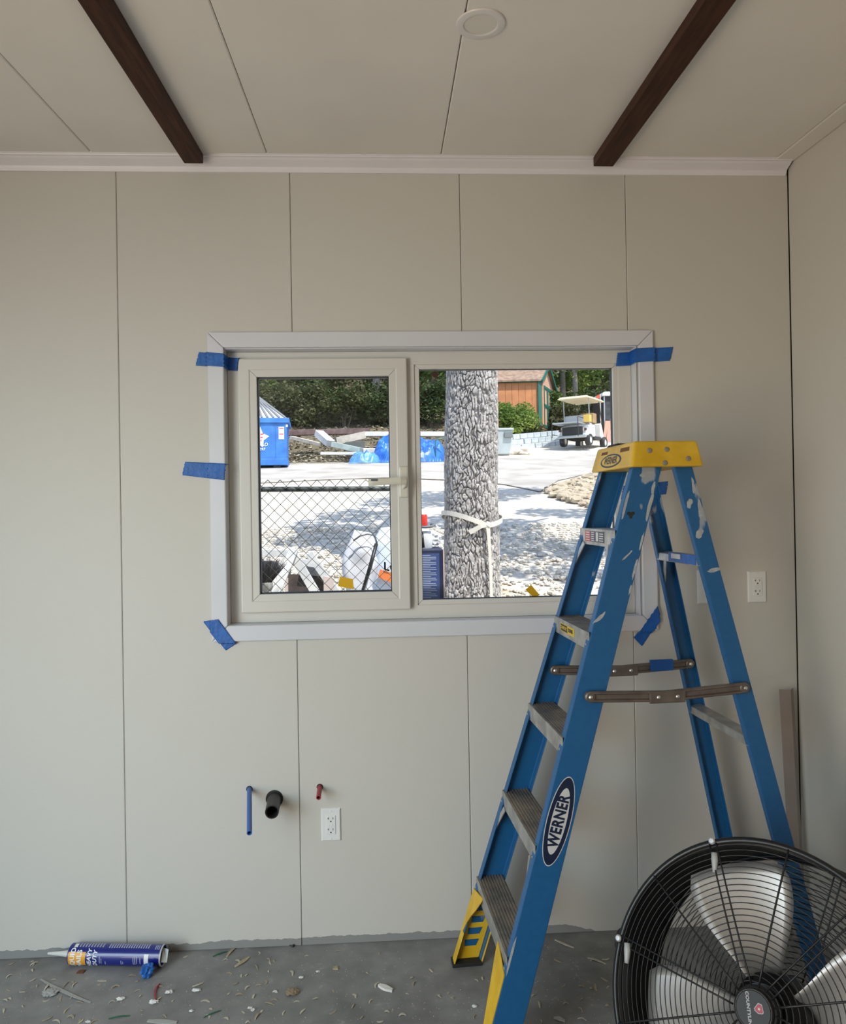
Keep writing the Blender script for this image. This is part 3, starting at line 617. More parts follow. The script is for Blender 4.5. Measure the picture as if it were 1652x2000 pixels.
for k in range(4):
    a0 = math.radians(117 + 90 * k); mb = MB(); nu, nv = 10, 10; vs = []
    for i in range(nu + 1):
        r = .075 + .252 * i / nu; half = math.radians(19 + 8 * math.sin(math.pi * min(1, i / nu * .9))) * (1 if i < nu else .93)
        for j in range(nv + 1):
            s = j / nv * 2 - 1; th = a0 + s * half; pit = .052 * s * (.55 + .45 * (1 - i / nu)) + .010 * s * s
            vs.append(fo + (fx * math.cos(th) + fy * math.sin(th)) * r + fn_ * (-.105 + pit))
    fs = [(i * (nv + 1) + j, (i + 1) * (nv + 1) + j, (i + 1) * (nv + 1) + j + 1, i * (nv + 1) + j + 1) for i in range(nu) for j in range(nv)]
    b_ = mb.add(vs, fs).build('blade', blade_m, fan, smooth=True); so = b_.modifiers.new('t', 'SOLIDIFY'); so.thickness = .0015
# tubular stand with two wheels
mb = MB(); hd = V((fn_.x, fn_.y, 0)).normalized(); sd2 = V((-hd.y, hd.x, 0))
base_pts = []
for s in (-1, 1):
    piv = fo + sd2 * (s * (FR + .030)) - fn_ * (DEP / 2)
    up_ = V((piv.x, piv.y, .05)); 
    MB().tube([V((0, 0, .045)) + sd2 * (s * (FR + .030)) + hd * .27 + V((piv.x - sd2.x * s * (FR + .030), piv.y - sd2.y * s * (FR + .030), -.03)), up_ + hd * .05 + V((0, 0, -.030)), up_ + V((0, 0, .03)), piv + V((0, 0, .02))], .013, 10).build('stand_tube', blackm, fan, smooth=True)
    MB().lathe([(.022, -.035), (.022, .004), (.030, .006), (.030, .030), (.02, .034)], piv, sd2 * s, 16).build('pivot_knob', rubber, fan)
    wc = V((piv.x, piv.y, .07)) - hd * .22; MB().tube([up_ + V((0, 0, .02)), wc], .012, 8).build('stand_tube', blackm, fan, smooth=True)
    w_ = MB().lathe([(.070, -.016), (.070, .016), (.05, .020), (.045, .010), (.012, .012), (.012, -.012), (.045, -.010), (.05, -.020)], wc, sd2, 24, closed=True).build('wheel', rubber, fan)

# ------------------------------------------------------------------ metal angle strips leaning in the corner
taupe = M('taupe_metal', (.30, .245, .215), .4, .2, var=.06, vs=8)
def angle_strip(x, y, lean_x, label, H, w1, w2):
    o = thing('angle_strip', (x, y, 0), label, 'metal strip')
    def rg(z): dx = lean_x * z / H; dy = .055 * z / H; return [(a + dx, b + dy, z) for a, b in ((-w1, 0), (0, -.012), (w2, .012), (w2 + .001, .0145), (0, -.009), (-w1 + .001, .0025))]
    MB().sweep(rg(.0), rg(H)).build('strip', taupe, o); return o
angle_strip(1.452, 2.49, -.002, 'taupe bent metal trim strip leaning in the room corner', .868, .036, .024)

# ------------------------------------------------------------------ adhesive cartridge on the floor
tb0, tb1 = V((-1.113, 2.540, .0335)), V((-.792, 2.507, .0335)); ta = (tb1 - tb0).normalized(); TL = (tb1 - tb0).length; tr0 = .0332
tube_o = thing('adhesive_cartridge', (tb0 + tb1) / 2 - V((0, 0, .0335)), 'blue adhesive cartridge with white nozzle lying against the wall', 'cartridge'); to = tube_o.location
tl = lambda p: p - to
navyb = M('cartridge_blue', (.010, .018, .19), .28, coat=.3)
MB().lathe([(tr0 - .0015, TL - .012), (tr0 - .0015, TL), (tr0, TL), (tr0, .002), (tr0 - .002, 0), (.012, 0), (.012, -.004), (.0001, -.004), (.0001, TL - .030), (tr0 - .0016, TL - .030)][0:0] or [(.0001, 0), (tr0 - .003, 0), (tr0, .003), (tr0, TL), (tr0 - .0018, TL), (tr0 - .0018, TL - .018), (.0001, TL - .020)], tl(tb0), ta, 40).build('body', navyb, tube_o, ang=35)
MB().lathe([(.011, 0), (.0105, -.012), (.0035, -.082), (.0028, -.083)], tl(tb0), ta, 20).build('nozzle', M('nozzle_white', (.66, .66, .64), .35), tube_o, ang=35)
MB().lathe([(tr0 - .0005, TL - .001), (tr0 + .0008, TL - .001), (tr0 + .0008, TL + .004), (tr0 - .0022, TL + .004), (tr0 - .0022, TL - .001)], tl(tb0), ta, 40, closed=True).build('end_rim', M('cartridge_rim', (.45, .46, .46), .35), tube_o)
MB().add([tl(tb1) + ta * .001 + V((0, 0, 1)) * .026, tl(tb1) + ta * .022 + V((0, -.006, .024)), tl(tb1) + ta * .020 + V((0, -.020, -.012)), tl(tb1) + ta * .001 + V((0, -.026, -.008))], [(0, 1, 2, 3)]).build('wrapper_flap', M('foil_flap', (.5, .52, .52), .3, .3), tube_o)
tn1 = V((0, 0, 1)); tn0 = ta.cross(tn1).normalized(); tn0 = -tn0 if tn0.y > 0 else tn0     # tn0 towards the camera
def tubep(s, a, off=.0004): return tl(tb0) + ta * s + (tn0 * math.cos(a) + tn1 * math.sin(a)) * (tr0 + off)
def tube_patch(s0, s1, a0, a1, name, m, off=.0004):
    n = 10; vs = [tubep(s, a0 + (a1 - a0) * k / n, off) for k in range(n + 1) for s in (s0, s1)]; MB().add(vs, [(2 * k, 2 * k + 1, 2 * k + 3, 2 * k + 2) for k in range(n)]).build(name, m, tube_o)
DG = math.radians
tube_patch(.006, .066, DG(-40), DG(42), 'label_panel', M('label_amber', (.80, .37, .02), .4))
def tube_text(txt, size, s, a, m, bold=0.0, shear=0.0): MB().text(txt, size, lambda x, y, z: tubep(s - y, a + x / tr0, .0010), bold, shear).build('lettering', m, tube_o)
whitet = M('label_white', (.78, .78, .80), .4); greyt = M('label_print', (.36, .37, .50), .5)
tube_text('LIQUID', .022, .022, DG(0), whitet, .0008); tube_text('NAILS', .022, .045, DG(0), whitet, .0008)
tube_text('HEAVY', .019, .080, DG(5), whitet, .0006, .2); tube_text('DUTY', .019, .100, DG(5), whitet, .0006, .2)
tube_patch(.270, .285, DG(-25), DG(35), 'label_panel', whitet)
for i in range(9): tube_patch(.036 + .010 * i, .041 + .010 * i, DG(70), DG(104), 'print_block', greyt)
for i in range(17): tube_patch(.140 + .0085 * i, .1445 + .0085 * i, DG(66), DG(104), 'print_block', greyt)
tube_patch(.018, .030, DG(68), DG(96), 'label_panel', whitet)
for i in range(3): tube_patch(.302 + .006 * i, .305 + .006 * i, DG(60), DG(90), 'print_block', greyt)
for s0, a0, a1 in ((.115, -20, 20), (.121, -20, 10), (.135, -25, -5), (.190, -25, 0), (.196, -22, -6), (.232, -25, 30), (.238, -25, 30), (.244, -20, 24), (.256, -20, 18)): tube_patch(s0, s0 + .0025, DG(a0), DG(a1), 'print_line', greyt)

# crumpled blue tape ball
def blob(name, c, r, m, label, cat, seed, sq=(1, 1, 1), sub=3, amp=.35, group=None, fr_=3.0):
    bm = bmesh.new(); bmesh.ops.create_icosphere(bm, subdivisions=sub, radius=1)
    for v in bm.verts:
        n = noise.noise(v.co * fr_ + V((seed * 7.3, seed, 0))); v.co *= 1 + amp * n; v.co = V((v.co.x * sq[0] * r, v.co.y * sq[1] * r, v.co.z * sq[2] * r))
    zmin = min(v.co.z for v in bm.verts)
    for v in bm.verts: v.co.z -= zmin
    me = bpy.data.meshes.new(name); bm.to_mesh(me); bm.free(); me.materials.append(m); o = bpy.data.objects.new(name, me); COL.objects.link(o); o.location = c
    if label: tag(o, label, cat, group)
    return o
p = atz(288, 1908); blob('tape_ball', (p.x, p.y, 0), .020, tapem, 'crumpled ball of blue tape in front of the adhesive cartridge', 'tape', 3, amp=.5, fr_=2.2)

# ------------------------------------------------------------------ scraps on the floor
shav = M('shaving_cream', (.52, .47, .37), .7, var=.15, vs=60); shav2 = M('shaving_tan', (.40, .33, .22), .7, var=.2, vs=60); pla = M('plaster_white', (.72, .71, .68), .7); grn = M('green_plastic', (.02, .12, .06), .5); redp = M('red_pex', ())
def strip_curl(name, x, y, L_, w, curl, ang, m, label, cat, group=None, lift=.004, th=.0012):
    mb = MB(); n = 7; A = []; px, py, a = 0.0, 0.0, -curl / 2
    ctr = []
    for i in range(n + 1):
        ctr.append((px, py, a)); px += L_ / n * math.cos(a); py += L_ / n * math.sin(a); a += curl / n
    mx, my = px / 2, sum(c[1] for c in ctr) / (n + 1)
    for i, (cx_, cy_, a) in enumerate(ctr):
        t = i / n; ww = w * (.35 + .65 * math.sin(math.pi * min(.93, max(.07, t)))) / 2; z = lift * math.sin(math.pi * t) + .0001; nx, ny = -math.sin(a), math.cos(a)
        A.append([(cx_ - mx - nx * ww, cy_ - my - ny * ww, z), (cx_ - mx + nx * ww, cy_ - my + ny * ww, z), (cx_ - mx + nx * ww, cy_ - my + ny * ww, z + th), (cx_ - mx - nx * ww, cy_ - my - ny * ww, z + th)])
    for P, Q in zip(A, A[1:]): mb.add(P + Q, [(0, 1, 5, 4), (1, 2, 6, 5), (2, 3, 7, 6), (3, 0, 4, 7)])
    mb.add(A[0], [(0, 1, 2, 3)]); mb.add(A[-1], [(0, 1, 2, 3)])
    o = mb.build(name, m, ang=40); o.location = (x, y, 0); o.rotation_euler = (0, 0, ang); return tag(o, label, cat, group)
def strip_px(name, a, b, w, curl, m, label, cat='scrap', group=None, lift=.003, th=.0015):
    p, q = atz(*a), atz(*b); d = q - p; return strip_curl(name, (p.x + q.x) / 2, (p.y + q.y) / 2, d.length * (1 + curl * curl / 24), w, curl, math.atan2(d.y, d.x), m, label, cat, group, lift, th)
strip_px('plastic_strip', (82, 1918), (184, 1963), .012, .25, M('pale_plastic', (.34, .34, .32), .4), 'long pale grey plastic strip on the floor below the cartridge nozzle')
strip_px('red_offcut', (301, 1951), (311, 1921), .006, -.9, redp, 'curved red plastic offcut on the floor below the cartridge', lift=.002, th=.004)
strip_px('green_strip', (215, 1990), (257, 1984), .006, .1, grn, 'thin green plastic strip near the bottom edge, below the cartridge')
strip_px('green_strip', (400, 1987), (434, 1973), .005, .1, grn, 'thin green plastic strip near the bottom edge, clear of the cartridge')
strip_px('green_strip', (418, 1868), (446, 1858), .006, .1, grn, 'thin green plastic strip lying close to the wall')
strip_px('wood_shaving', (462, 1888), (489, 1868), .016, .5, shav2, 'large tan wood shaving on the floor just out from the green strip by the wall')
strip_px('wood_shaving', (443, 1868), (467, 1845), .010, -.4, shav2, 'tan wood shaving lying against the wall foot')
strip_px('caulk_scrap', (741, 1928), (768, 1938), .019, .5, pla, 'large white caulk scrap in the middle of the open floor', lift=.002, th=.008)
strip_px('wood_sliver', (1150, 1872), (1185, 1884), .008, .1, shav, 'long cream wood sliver between the ladder and the fan')
strip_px('wood_sliver', (1085, 1838), (1123, 1853), .010, .6, shav, 'curled cream wood sliver between the ladder and the wall')
strip_px('wood_sliver', (1083, 1990), (1105, 1996), .014, .1, M('grey_offcut', (.38, .38, .36), .6), 'short grey offcut at the bottom edge beside the ladder rail', th=.004)
strip_px('aluminium_offcut', (292, 1995), (350, 1998), .016, 0, M('grey_offcut', ()), 'flat grey metal offcut at the bottom edge of the floor', lift=0, th=.003)
p = atz(655, 1892); mb = MB().prism([(-.009, -.006), (.010, -.008), (.008, .009), (-.008, .007)], (0, 0, 0), (1, 0, 0), (0, 1, 0), (0, 0, 1), .004); o = mb.build('wood_chip', shav2, bevel=.0008); o.location = (p.x, p.y, 0); tag(o, 'square tan wood chip on the open floor', 'scrap')
p = atz(158, 1899); mb = MB().prism([(-.012, -.007), (.010, -.008), (.013, .007), (-.008, .008)], (0, 0, 0), (1, 0, 0), (0, 1, 0), (0, 0, 1), .004); o = mb.build('brick_chip', M('chip_brown', (.15, .055, .03), .7)); o.location = (p.x, p.y, 0); tag(o, 'reddish brown chip in front of the cartridge label', 'scrap')
p = atz(571, 1940); blob('sawdust_clump', (p.x, p.y, 0), .020, M('sawdust', (.26, .20, .13), .9), 'brown clump of sawdust on the open floor', 'scrap', 4, (1, .8, .25), 3, .6)
p = atz(98, 1942); blob('plastic_wrap', (p.x, p.y, 0), .022, M('clear_wrap', (.36, .36, .35), .25), 'crumpled clear wrap scrap beside the pale plastic strip', 'scrap', 5, (1, .8, .22), 3, .7, fr_=3.5)
p = atz(575, 1845); q = atz(563, 1849); o = MB().tube([(0, 0, .003), (.012, -.006, .003), (.022, -.011, .003)], [.0022, .0022, .001], 8).lathe([(.0022, 0), (.005, -.002), (.005, -.004)], (0, 0, .0045), (-.9, .45, 0), 10).build('wall_screw', M('dark_screw', (.06, .06, .065), .4, .7)); o.location = (p.x, p.y - .015, 0); o.rotation_euler = (0, 0, math.pi); tag(o, 'dark screw lying at the foot of the wall', 'screw')
for i, (a, b) in enumerate([((378, 1929), (383, 1936)), ((232, 1944), (236, 1954)), ((296, 1953), (300, 1960)), ((325, 1938), (330, 1940)), ((366, 1971), (374, 1976)), ((490, 1969), (494, 1974)), ((617, 1895), (621, 1899)), ((586, 1907), (588, 1910)), ((536, 1935), (538, 1938)), ((923, 1963), (926, 1967)), ((160, 1996), (172, 1997)), ((487, 1966), (489, 1970))]):
    p = atz(*b); blob('plaster_crumb', (p.x, p.y, 0), .005 + .003 * (i < 4), pla, 'white plaster crumb on the concrete floor', 'crumb', i, (1.5, .8, .5), 2, 1.1, group='white plaster crumbs')
def free(x, y):
    if y > D - .012 or (x < -.74 and y > 2.46 and x > -1.2): return False
    for sd_ in (-1, 1):
        for f_ in (fr, rr):
            q = f_(0, sd_, .03 if f_ is fr else -.03) + LO
            if (q.x - x) ** 2 + (q.y - y) ** 2 < .012: return False
    return True
names = [('wood_shaving', shav, 'small cream wood shaving among the floor scraps', 'scrap', 'small cream wood shavings'), ('wood_shaving', shav2, 'small tan wood shaving among the floor scraps', 'scrap', 'small tan wood shavings')]
n = 0
while n < 125:
    px, py = rnd.uniform(5, 560) if rnd.random() < .62 else rnd.uniform(560, 1190), 1850 + 148 * rnd.random() ** .8
    p = atz(px, py)
    if not free(p.x, p.y): continue
    nm, m_, lb, ct, gp = names[0 if rnd.random() < .6 else 1]
    wh = 'by the cartridge nozzle' if px < 130 else 'in front of the cartridge' if px < 340 else 'below the pipe stubs' if px < 640 else 'on the open floor before the ladder' if px < 900 else 'between ladder and fan'
    lb = lb.replace('among the floor scraps', 'lying ' + wh); gp = gp + ' ' + wh
    strip_curl(nm, p.x, p.y, rnd.uniform(.010, .034), rnd.uniform(.003, .0075), rnd.uniform(-2.2, 2.2), rnd.uniform(0, 6.28), m_, lb, ct, gp, rnd.uniform(0, .004)); n += 1
mb = MB()
for k in range(900):
    px, py = rnd.uniform(0, 1200), rnd.uniform(1840, 2000); p = atz(px, py)
    if p.y > D - .006 or not free(p.x, p.y): continue
    r = rnd.uniform(.0007, .0019); a = rnd.uniform(0, 3)
    b_ = [(p.x + r * math.cos(a + t), p.y + r * math.sin(a + t), .0001) for t in (0, 2.1, 4.2)]; mb.add(b_ + [(p.x, p.y, r * 1.1)], [(0, 1, 2), (0, 1, 3), (1, 2, 3), (2, 0, 3)])
tag(mb.build('sawdust_grit', shav), 'fine pale grit and sawdust scattered over the concrete', 'grit', None, 'stuff')

# ================================================================== outside
def gz(x, y):
    """height of the sloping yard: rises gently from the building, steeper behind the block wall"""
    if y < 4: return .14 * (4 - .9) - .12 * (4 - y)
    z = .14 * (min(y, 26.5) - .9)
    if y > 26.5: z += .33 * (y - 26.5) - (.10 * max(0, min(1, (x - 4.5) / 1.5)) * min(5.0, y - 26.5) * 1.5 if x > 4.5 else 0)
    return z
def ong(px, py):
    r = ray(px, py); t = 3.0
    for i in range(4000):
        p = V((0, 0, EYE)) + r * t
        if p.z < gz(p.x, p.y): return V((p.x, p.y, gz(p.x, p.y)))
        t += .02
    return p
def gravel_material():
    m = M('gravel_yard', (.55, .5, .45), .9, spec=.15); N, L, b = nodes(m)
    pos = N.new('ShaderNodeNewGeometry').outputs['Position']; sx = N.new('ShaderNodeSeparateXYZ'); L.new(pos, sx.inputs[0])
    fine = tex(N, L, 'ShaderNodeTexVoronoi', 16, pos); med = tex(N, L, 'ShaderNodeTexNoise', 1.6, pos, 6).outputs[0]; big = tex(N, L, 'ShaderNodeTexNoise', .35, pos, 5).outputs[0]; fn2 = tex(N, L, 'ShaderNodeTexNoise', 9, pos, 8).outputs[0]
    g = mixc(N, L, fine.outputs['Distance'], (.70, .66, .58), (.52, .47, .40))
    cr = N.new('ShaderNodeValToRGB'); L.new(math_node(N, L, 'ADD', math_node(N, L, 'MULTIPLY', med, .5), math_node(N, L, 'MULTIPLY', fn2, .5)), cr.inputs[0]); cr.color_ramp.elements[0].position = .52; cr.color_ramp.elements[1].position = .64
    g = mixc(N, L, math_node(N, L, 'MULTIPLY', cr.outputs[0], .55), g, (.40, .30, .19))
    # leaf litter further up the slope
    far = math_node(N, L, 'MULTIPLY', math_node(N, L, 'SUBTRACT', math_node(N, L, 'ADD', sx.outputs[1], math_node(N, L, 'MULTIPLY', big, 6)), math_node(N, L, 'ADD', 24.0, math_node(N, L, 'MULTIPLY', math_node(N, L, 'MULTIPLY', math_node(N, L, 'SUBTRACT', sx.outputs[0], 2.5), .4, True), 9.0))), .5, True)
    lit = mixc(N, L, fn2, (.085, .072, .05), (.21, .175, .115))
    L.new(mixc(N, L, far, g, lit), b.inputs['Base Color'])
    bp = N.new('ShaderNodeBump'); bp.inputs['Strength'].default_value = .6; bp.inputs['Distance'].default_value = .03; L.new(fine.outputs['Distance'], bp.inputs['Height']); L.new(bp.outputs[0], b.inputs['Normal'])
    return m
gravel = gravel_material()
mb = MB(); xs = [-22 + 46 * i / 92 for i in range(93)]; yy_ = [2.71 + (i / 120) ** 1.7 * 85 for i in range(121)]; vs = []
for y in yy_:
    for x in xs: vs.append((x, y, gz(x, y) + (.006 * noise.noise(V((x * .5, y * .5, 0))) + .005 * noise.noise(V((x * 2.3, y * 2.3, 3)))) * min(1, (y - 2.7) / 3)))
mb.add(vs, [(j * 93 + i, j * 93 + i + 1, (j + 1) * 93 + i + 1, (j + 1) * 93 + i) for j in range(120) for i in range(92)])
tag(mb.build('ground', gravel, smooth=True), 'pale gravel yard rising to a wooded slope', None, None, 'structure')
# asphalt drive crossing the yard
def drive_pt(px, py, dz=.03):
    p = ong(px, py); return p + V((0, 0, dz + .03))
asph = M('asphalt', (.41, .375, .335), .9, var=.12, vs=1.2, c2=(.54, .50, .455), bump=.3, bs=60)
ctl = [((380, 912), (380, 962)), ((505, 912), (505, 945)), ((640, 908), (640, 938)), ((763, 906), (763, 934)), ((900, 903), (900, 940)), ((985, 896), (985, 948)), ((1075, 893), (1055, 962)), ((1130, 890), (1090, 940)), ((1190, 884), (1168, 922)), ((1300, 872), (1300, 900))]
mb = MB(); A = []
for (a, b) in ctl:
    p, q = drive_pt(*a), drive_pt(*b); A.append([p.lerp(q, k / 6) for k in range(7)])
for row in A:
    for p in row: p.z = gz(p.x, p.y) + .016
fl_ = [p for r_ in A for p in r_]; mb.add(fl_, [(i * 7 + j, (i + 1) * 7 + j, (i + 1) * 7 + j + 1, i * 7 + j + 1) for i in range(len(A) - 1) for j in range(6)])
o = mb.build('road', asph); tag(o, 'worn pale asphalt drive crossing the yard', None, None, 'structure'); so = o.modifiers.new('t', 'SOLIDIFY'); so.thickness = .012; so.offset = -1

# ---- big oak trunk outside the window
barkm = M('oak_bark', (.38, .35, .33), .9, var=.2, vs=14, c2=(.52, .49, .465), bump=.5, bs=70, spec=.1)
TX, TY = .735, 6.2
tree = thing('oak_tree', (TX, TY, gz(TX, TY)), 'thick grey oak trunk with deeply furrowed bark outside the window', 'tree')
rows = [gz(TX, TY) - .25 + .0070 * i for i in range(358)] + [2.95 + .12 * i for i in range(1, 24)]; nc = 330; vs = []
for z in rows:
    cxk = -.02 + .02 * (z - .7); R = .232 + .035 * max(0, 1.1 - z) + .012 * max(0, 1.6 - z) - .008 * (z - 1.6)
    for k in range(nc):
        t = 2 * math.pi * k / nc; p = V((R * math.cos(t), R * math.sin(t), z))
        d, _ = noise.voronoi(V((p.x * 34 + .8 * noise.noise(p * 14), p.y * 34, p.z * 11 + 1.4 * noise.noise(V((p.x * 8, p.y * 8, p.z * 3))))))
        e = min(1.0, (d[1] - d[0]) * 5.2); e = e * e * (3 - 2 * e)
        rr_ = R + .016 * noise.noise(V((p.x * 3, p.y * 3, p.z * 1.2))) - .026 * (1 - e) + .005 * noise.noise(p * 55)
        vs.append((cxk + rr_ * math.cos(t), rr_ * math.sin(t), z - gz(TX, TY)))
MB().add(vs, [(i * nc + k, i * nc + (k + 1) % nc, (i + 1) * nc + (k + 1) % nc, (i + 1) * nc + k) for i in range(len(rows) - 1) for k in range(nc)]).build('trunk', barkm, tree)
def leaf_cloud(name, parent, m, centres, n, size, seed, flat=.6):
    R = random.Random(seed); mb = MB(); tot = sum(c[3] * c[3] for c in centres)
    for c in centres:
        for i in range(int(n * c[3] * c[3] / tot)):
            u = V((R.gauss(0, 1), R.gauss(0, 1), R.gauss(0, 1))); u.normalize(); r = c[3] * (R.random() ** .4)
            p = V(c[:3]) + V((u.x * r, u.y * r, u.z * r * flat))
            a = V((R.uniform(-1, 1), R.uniform(-1, 1), R.uniform(-.6, .6))).normalized(); b = a.cross(V((R.uniform(-1, 1), R.uniform(-1, 1), R.uniform(-1, 1)))).normalized(); s = size * R.uniform(.6, 1.4)
            mb.add([p - a * s, p - b * s * .5, p + a * s, p + b * s * .5 + V((0, 0, s * .15))], [(0, 1, 2), (0, 2, 3)])
    return mb.build(name, m, parent)
def leafm(name, c, c2, sc=.8):
    m = M(name, c, .6, var=.2, vs=sc, c2=c2, spec=.3); N, L, b = nodes(m); b.inputs['Transmission Weight'].default_value = 0; b.inputs['Subsurface Weight'].default_value = 0
    tl_ = N.new('ShaderNodeBsdfTranslucent'); src = b.inputs['Base Color'].links[0].from_socket; L.new(src, tl_.inputs[0]); mx = N.new('ShaderNodeMixShader'); mx.inputs[0].default_value = .35
    L.new(b.outputs[0], mx.inputs[1]); L.new(tl_.outputs[0], mx.inputs[2]); L.new(mx.outputs[0], N['Material Output'].inputs[0]); return m
oakl = leafm('oak_leaf', (.06, .13, .03), (.16, .25, .05)); cedarl = leafm('cedar_leaf', (.030, .062, .022), (.09, .125, .040), .5); brightl = leafm('bright_leaf', (.10, .20, .035), (.30, .38, .09), .7); dullg = leafm('dull_leaf', (.06, .085, .035), (.17, .18, .075), .5)
rc = random.Random(3)
leaf_cloud('crown', tree, oakl, [(rc.uniform(-.8, 4.2), rc.uniform(-.6, 5.0), rc.uniform(5.2, 7.6), rc.uniform(.45, .95)) for _ in range(17)] + [(rc.uniform(1.6, 3.6), rc.uniform(-2.2, -.8), rc.uniform(5.4, 6.6), rc.uniform(.35, .6)) for _ in range(5)], 6500, .10, 5, .45)  # out of view; leaf clusters placed to throw dappled shade on the yard
for k, (bx, by, bz) in enumerate([(3.2, 1.8, 5.9), (2.4, -1.6, 6.0), (1.2, 4.0, 6.3), (-.4, 1.0, 6.8)]):
    MB().tube([(.03, 0, 3.9), (bx * .35, by * .35, 4.9), (bx, by, bz)], [.15, .10, .03], 8).build('branch', barkm, tree, smooth=True)
# webbing strap tied round the trunk
strapm = M('white_webbing', (.66, .62, .54), .8, bump=.3, bs=220, stretch=(1, 1, 3))
strap = thing('webbing_strap', (TX, TY, gz(TX, TY)), 'off-white webbing strap knotted around the oak trunk', 'strap')
g0 = gz(TX, TY); RR = .262
def ribbon(pts, w, name, nrm=None, th=.004):
    mb = MB(); A = []
    for i, p in enumerate(pts):
        p = V(p); d = (V(pts[min(i + 1, len(pts) - 1)]) - V(pts[max(i - 1, 0)])).normalized(); n_ = V(nrm(p)) if nrm else V((0, -1, 0)); s_ = d.cross(n_).normalized() * (w[i] if isinstance(w, list) else w) / 2
        A.append([p - s_, p + s_, p + s_ + n_ * th, p - s_ + n_ * th])
    for P, Q in zip(A, A[1:]): mb.add(P + Q, [(0, 1, 5, 4), (1, 2, 6, 5), (2, 3, 7, 6), (3, 0, 4, 7)])
    mb.add(A[0], [(0, 1, 2, 3)]); mb.add(A[-1], [(0, 1, 2, 3)]); return mb.build(name, strapm, strap, ang=40)
radn = lambda p: V((p.x + .005, p.y, 0)).normalized()
kx, kz = at(952, 1027, 5.95).x - TX, at(952, 1027, 5.95).z - g0
a_kn = math.atan2(-math.sqrt(max(0, RR ** 2 - kx ** 2)), kx)
loop = []
for i in range(41):
    t = a_kn - (2 * math.pi) * i / 40; f = i / 40; zz = kz + (.115 * math.sin(math.pi * min(1, f * 2.0)) if f < .5 else .115 * math.sin(math.pi * f)) * (1 if f < .5 else .9)
    loop.append((RR * math.cos(t) + .0, RR * math.sin(t), zz))
ribbon(loop, .040, 'loop', radn)
kp = V((kx, -math.sqrt(RR ** 2 - kx ** 2) - .012, kz))
blobk = blob('knot', tuple(kp - V((0, 0, .03))), .030, strapm, None, None, 9, (1, .7, 1.0), 3, .4); blobk.parent = strap
ribbon([kp + V((0, -.012, .008)), kp + V((-.06, -.020, -.002)), kp + V((-.11, -.012, -.03)), kp + V((-.155, -.006, -.052))], [.030, .036, .040, .040], 'loose_end')
ribbon([kp + V((.002, -.010, -.01)), kp + V((.008, -.016, -.12)), kp + V((.014, -.020, -.28)), kp + V((.016, -.026, -.45)), kp + V((.018, -.034, -.66))], [.034, .026, .022, .024, .026], 'hanging_end')

# ---- chain link fence
FY = 4.2; fg = gz(0, FY)
fence = thing('chain_link_fence', (-.8, FY, fg), 'dark chain link fence with top rail outside the sliding sash', 'fence')
galv = M('dark_steel', (.055, .065, .062), .5, .2, var=.3, vs=40, c2=(.12, .14, .135)); wirez = M('dark_wire', (.055, .055, .045), .6, .1)
FX1_, ZR = .105, 1.674
fo_ = V((-.8, FY, fg))
MB().tube([V((-2.3, FY + .024, ZR + .018)) - fo_, V((FX1_, FY + .024, ZR - .008)) - fo_], .0155, 12).build('top_rail', galv, fence, ang=40)
for x in (FX1_, -2.3):
    po = MB().lathe([(.030, 0), (.030, ZR + .05 - fg + .04), (.024, ZR + .075 - fg + .04), (.0001, ZR + .085 - fg + .04)], V((x, FY + .024, fg - .04)) - fo_, (0, 0, 1), 16).build('post', galv, fence, ang=40)
    for z in (ZR - .08, 1.2, .8): MB().lathe([(.033, -.012), (.033, .012), (.030, .012), (.030, -.012)], V((x, FY + .024, z)) - fo_, (0, 0, 1), 16, closed=True).build('tension_band', galv, po)
s_ = .0355; k0 = int((-2.25 + .8) / s_); nrow = int((ZR + .052 - fg - .02) / s_)
for k in range(64):
    xk = FX1_ - .03 - k * s_; ph = 1 if k % 2 == 0 else -1; pts = []
    for j in range(nrow + 1):
        pts.append(V((xk + ph * (1 if j % 2 == 0 else -1) * s_ / 2, FY + (.002 if (j + k) % 2 else -.002), ZR + .052 + .018 * (-.5 - xk) / 1.0 * .6 - j * s_)) - fo_)
    MB().tube(pts, .0026, 4).build('wire', wirez, fence)

# ---- sawhorse, wheel, sacks and cartons behind the fence
def on_yard(x, y): return (x, y, gz(x, y))
palew = M('weathered_white_wood', (.62, .64, .66), .8, var=.12, vs=12, c2=(.70, .70, .68)); darkb = M('dark_brown_board', (.075, .055, .05), .8, var=.3, vs=14); greyb = M('grey_board', (.34, .35, .37), .8, var=.2, vs=10)
SY = 4.85; g = gz(-.6, SY); so_ = V((-.6, SY, g)); sh = thing('sawhorse', so_, 'pale weathered sawhorse standing behind the chain link fence', 'sawhorse')
loc = lambda px, py, Y: at(px, py, Y) - so_
def leg_to(px, py, px2, py2, Y0, Y1, w=.060, h=.028, nm='leg'):
    a, b = loc(px, py, Y0), loc(px2, py2, Y1); d = b - a; b = a + d * ((-a.z) / d.z) if nm == 'leg' else b
    MB().beam(a, b, w, h, (0, 1, 0)).build(nm, palew, sh, bevel=.003)
leg_to(574, 1072, 541, 1152, SY - .03, SY - .10); leg_to(566, 1072, 600, 1130, SY + .0, SY - .02); leg_to(480, 1080, 462, 1150, SY, SY - .06); leg_to(440, 1080, 450, 1150, SY + .03, SY + .1)
MB().beam(loc(420, 1079, SY), loc(566, 1080, SY), .045, .045, (0, 0, 1)).build('top_beam', palew, sh, bevel=.003)
MB().beam(loc(545, 1102, SY - .01), loc(566, 1086, SY - .01), .03, .03, (0, 1, 0)).build('brace', palew, sh)
mb_ = MB().beam(loc(440, 1106, SY + .06), loc(568, 1110, SY + .06), .02, .09, (0, 0, 1)); mb_.build('cross_board', greyb, sh)
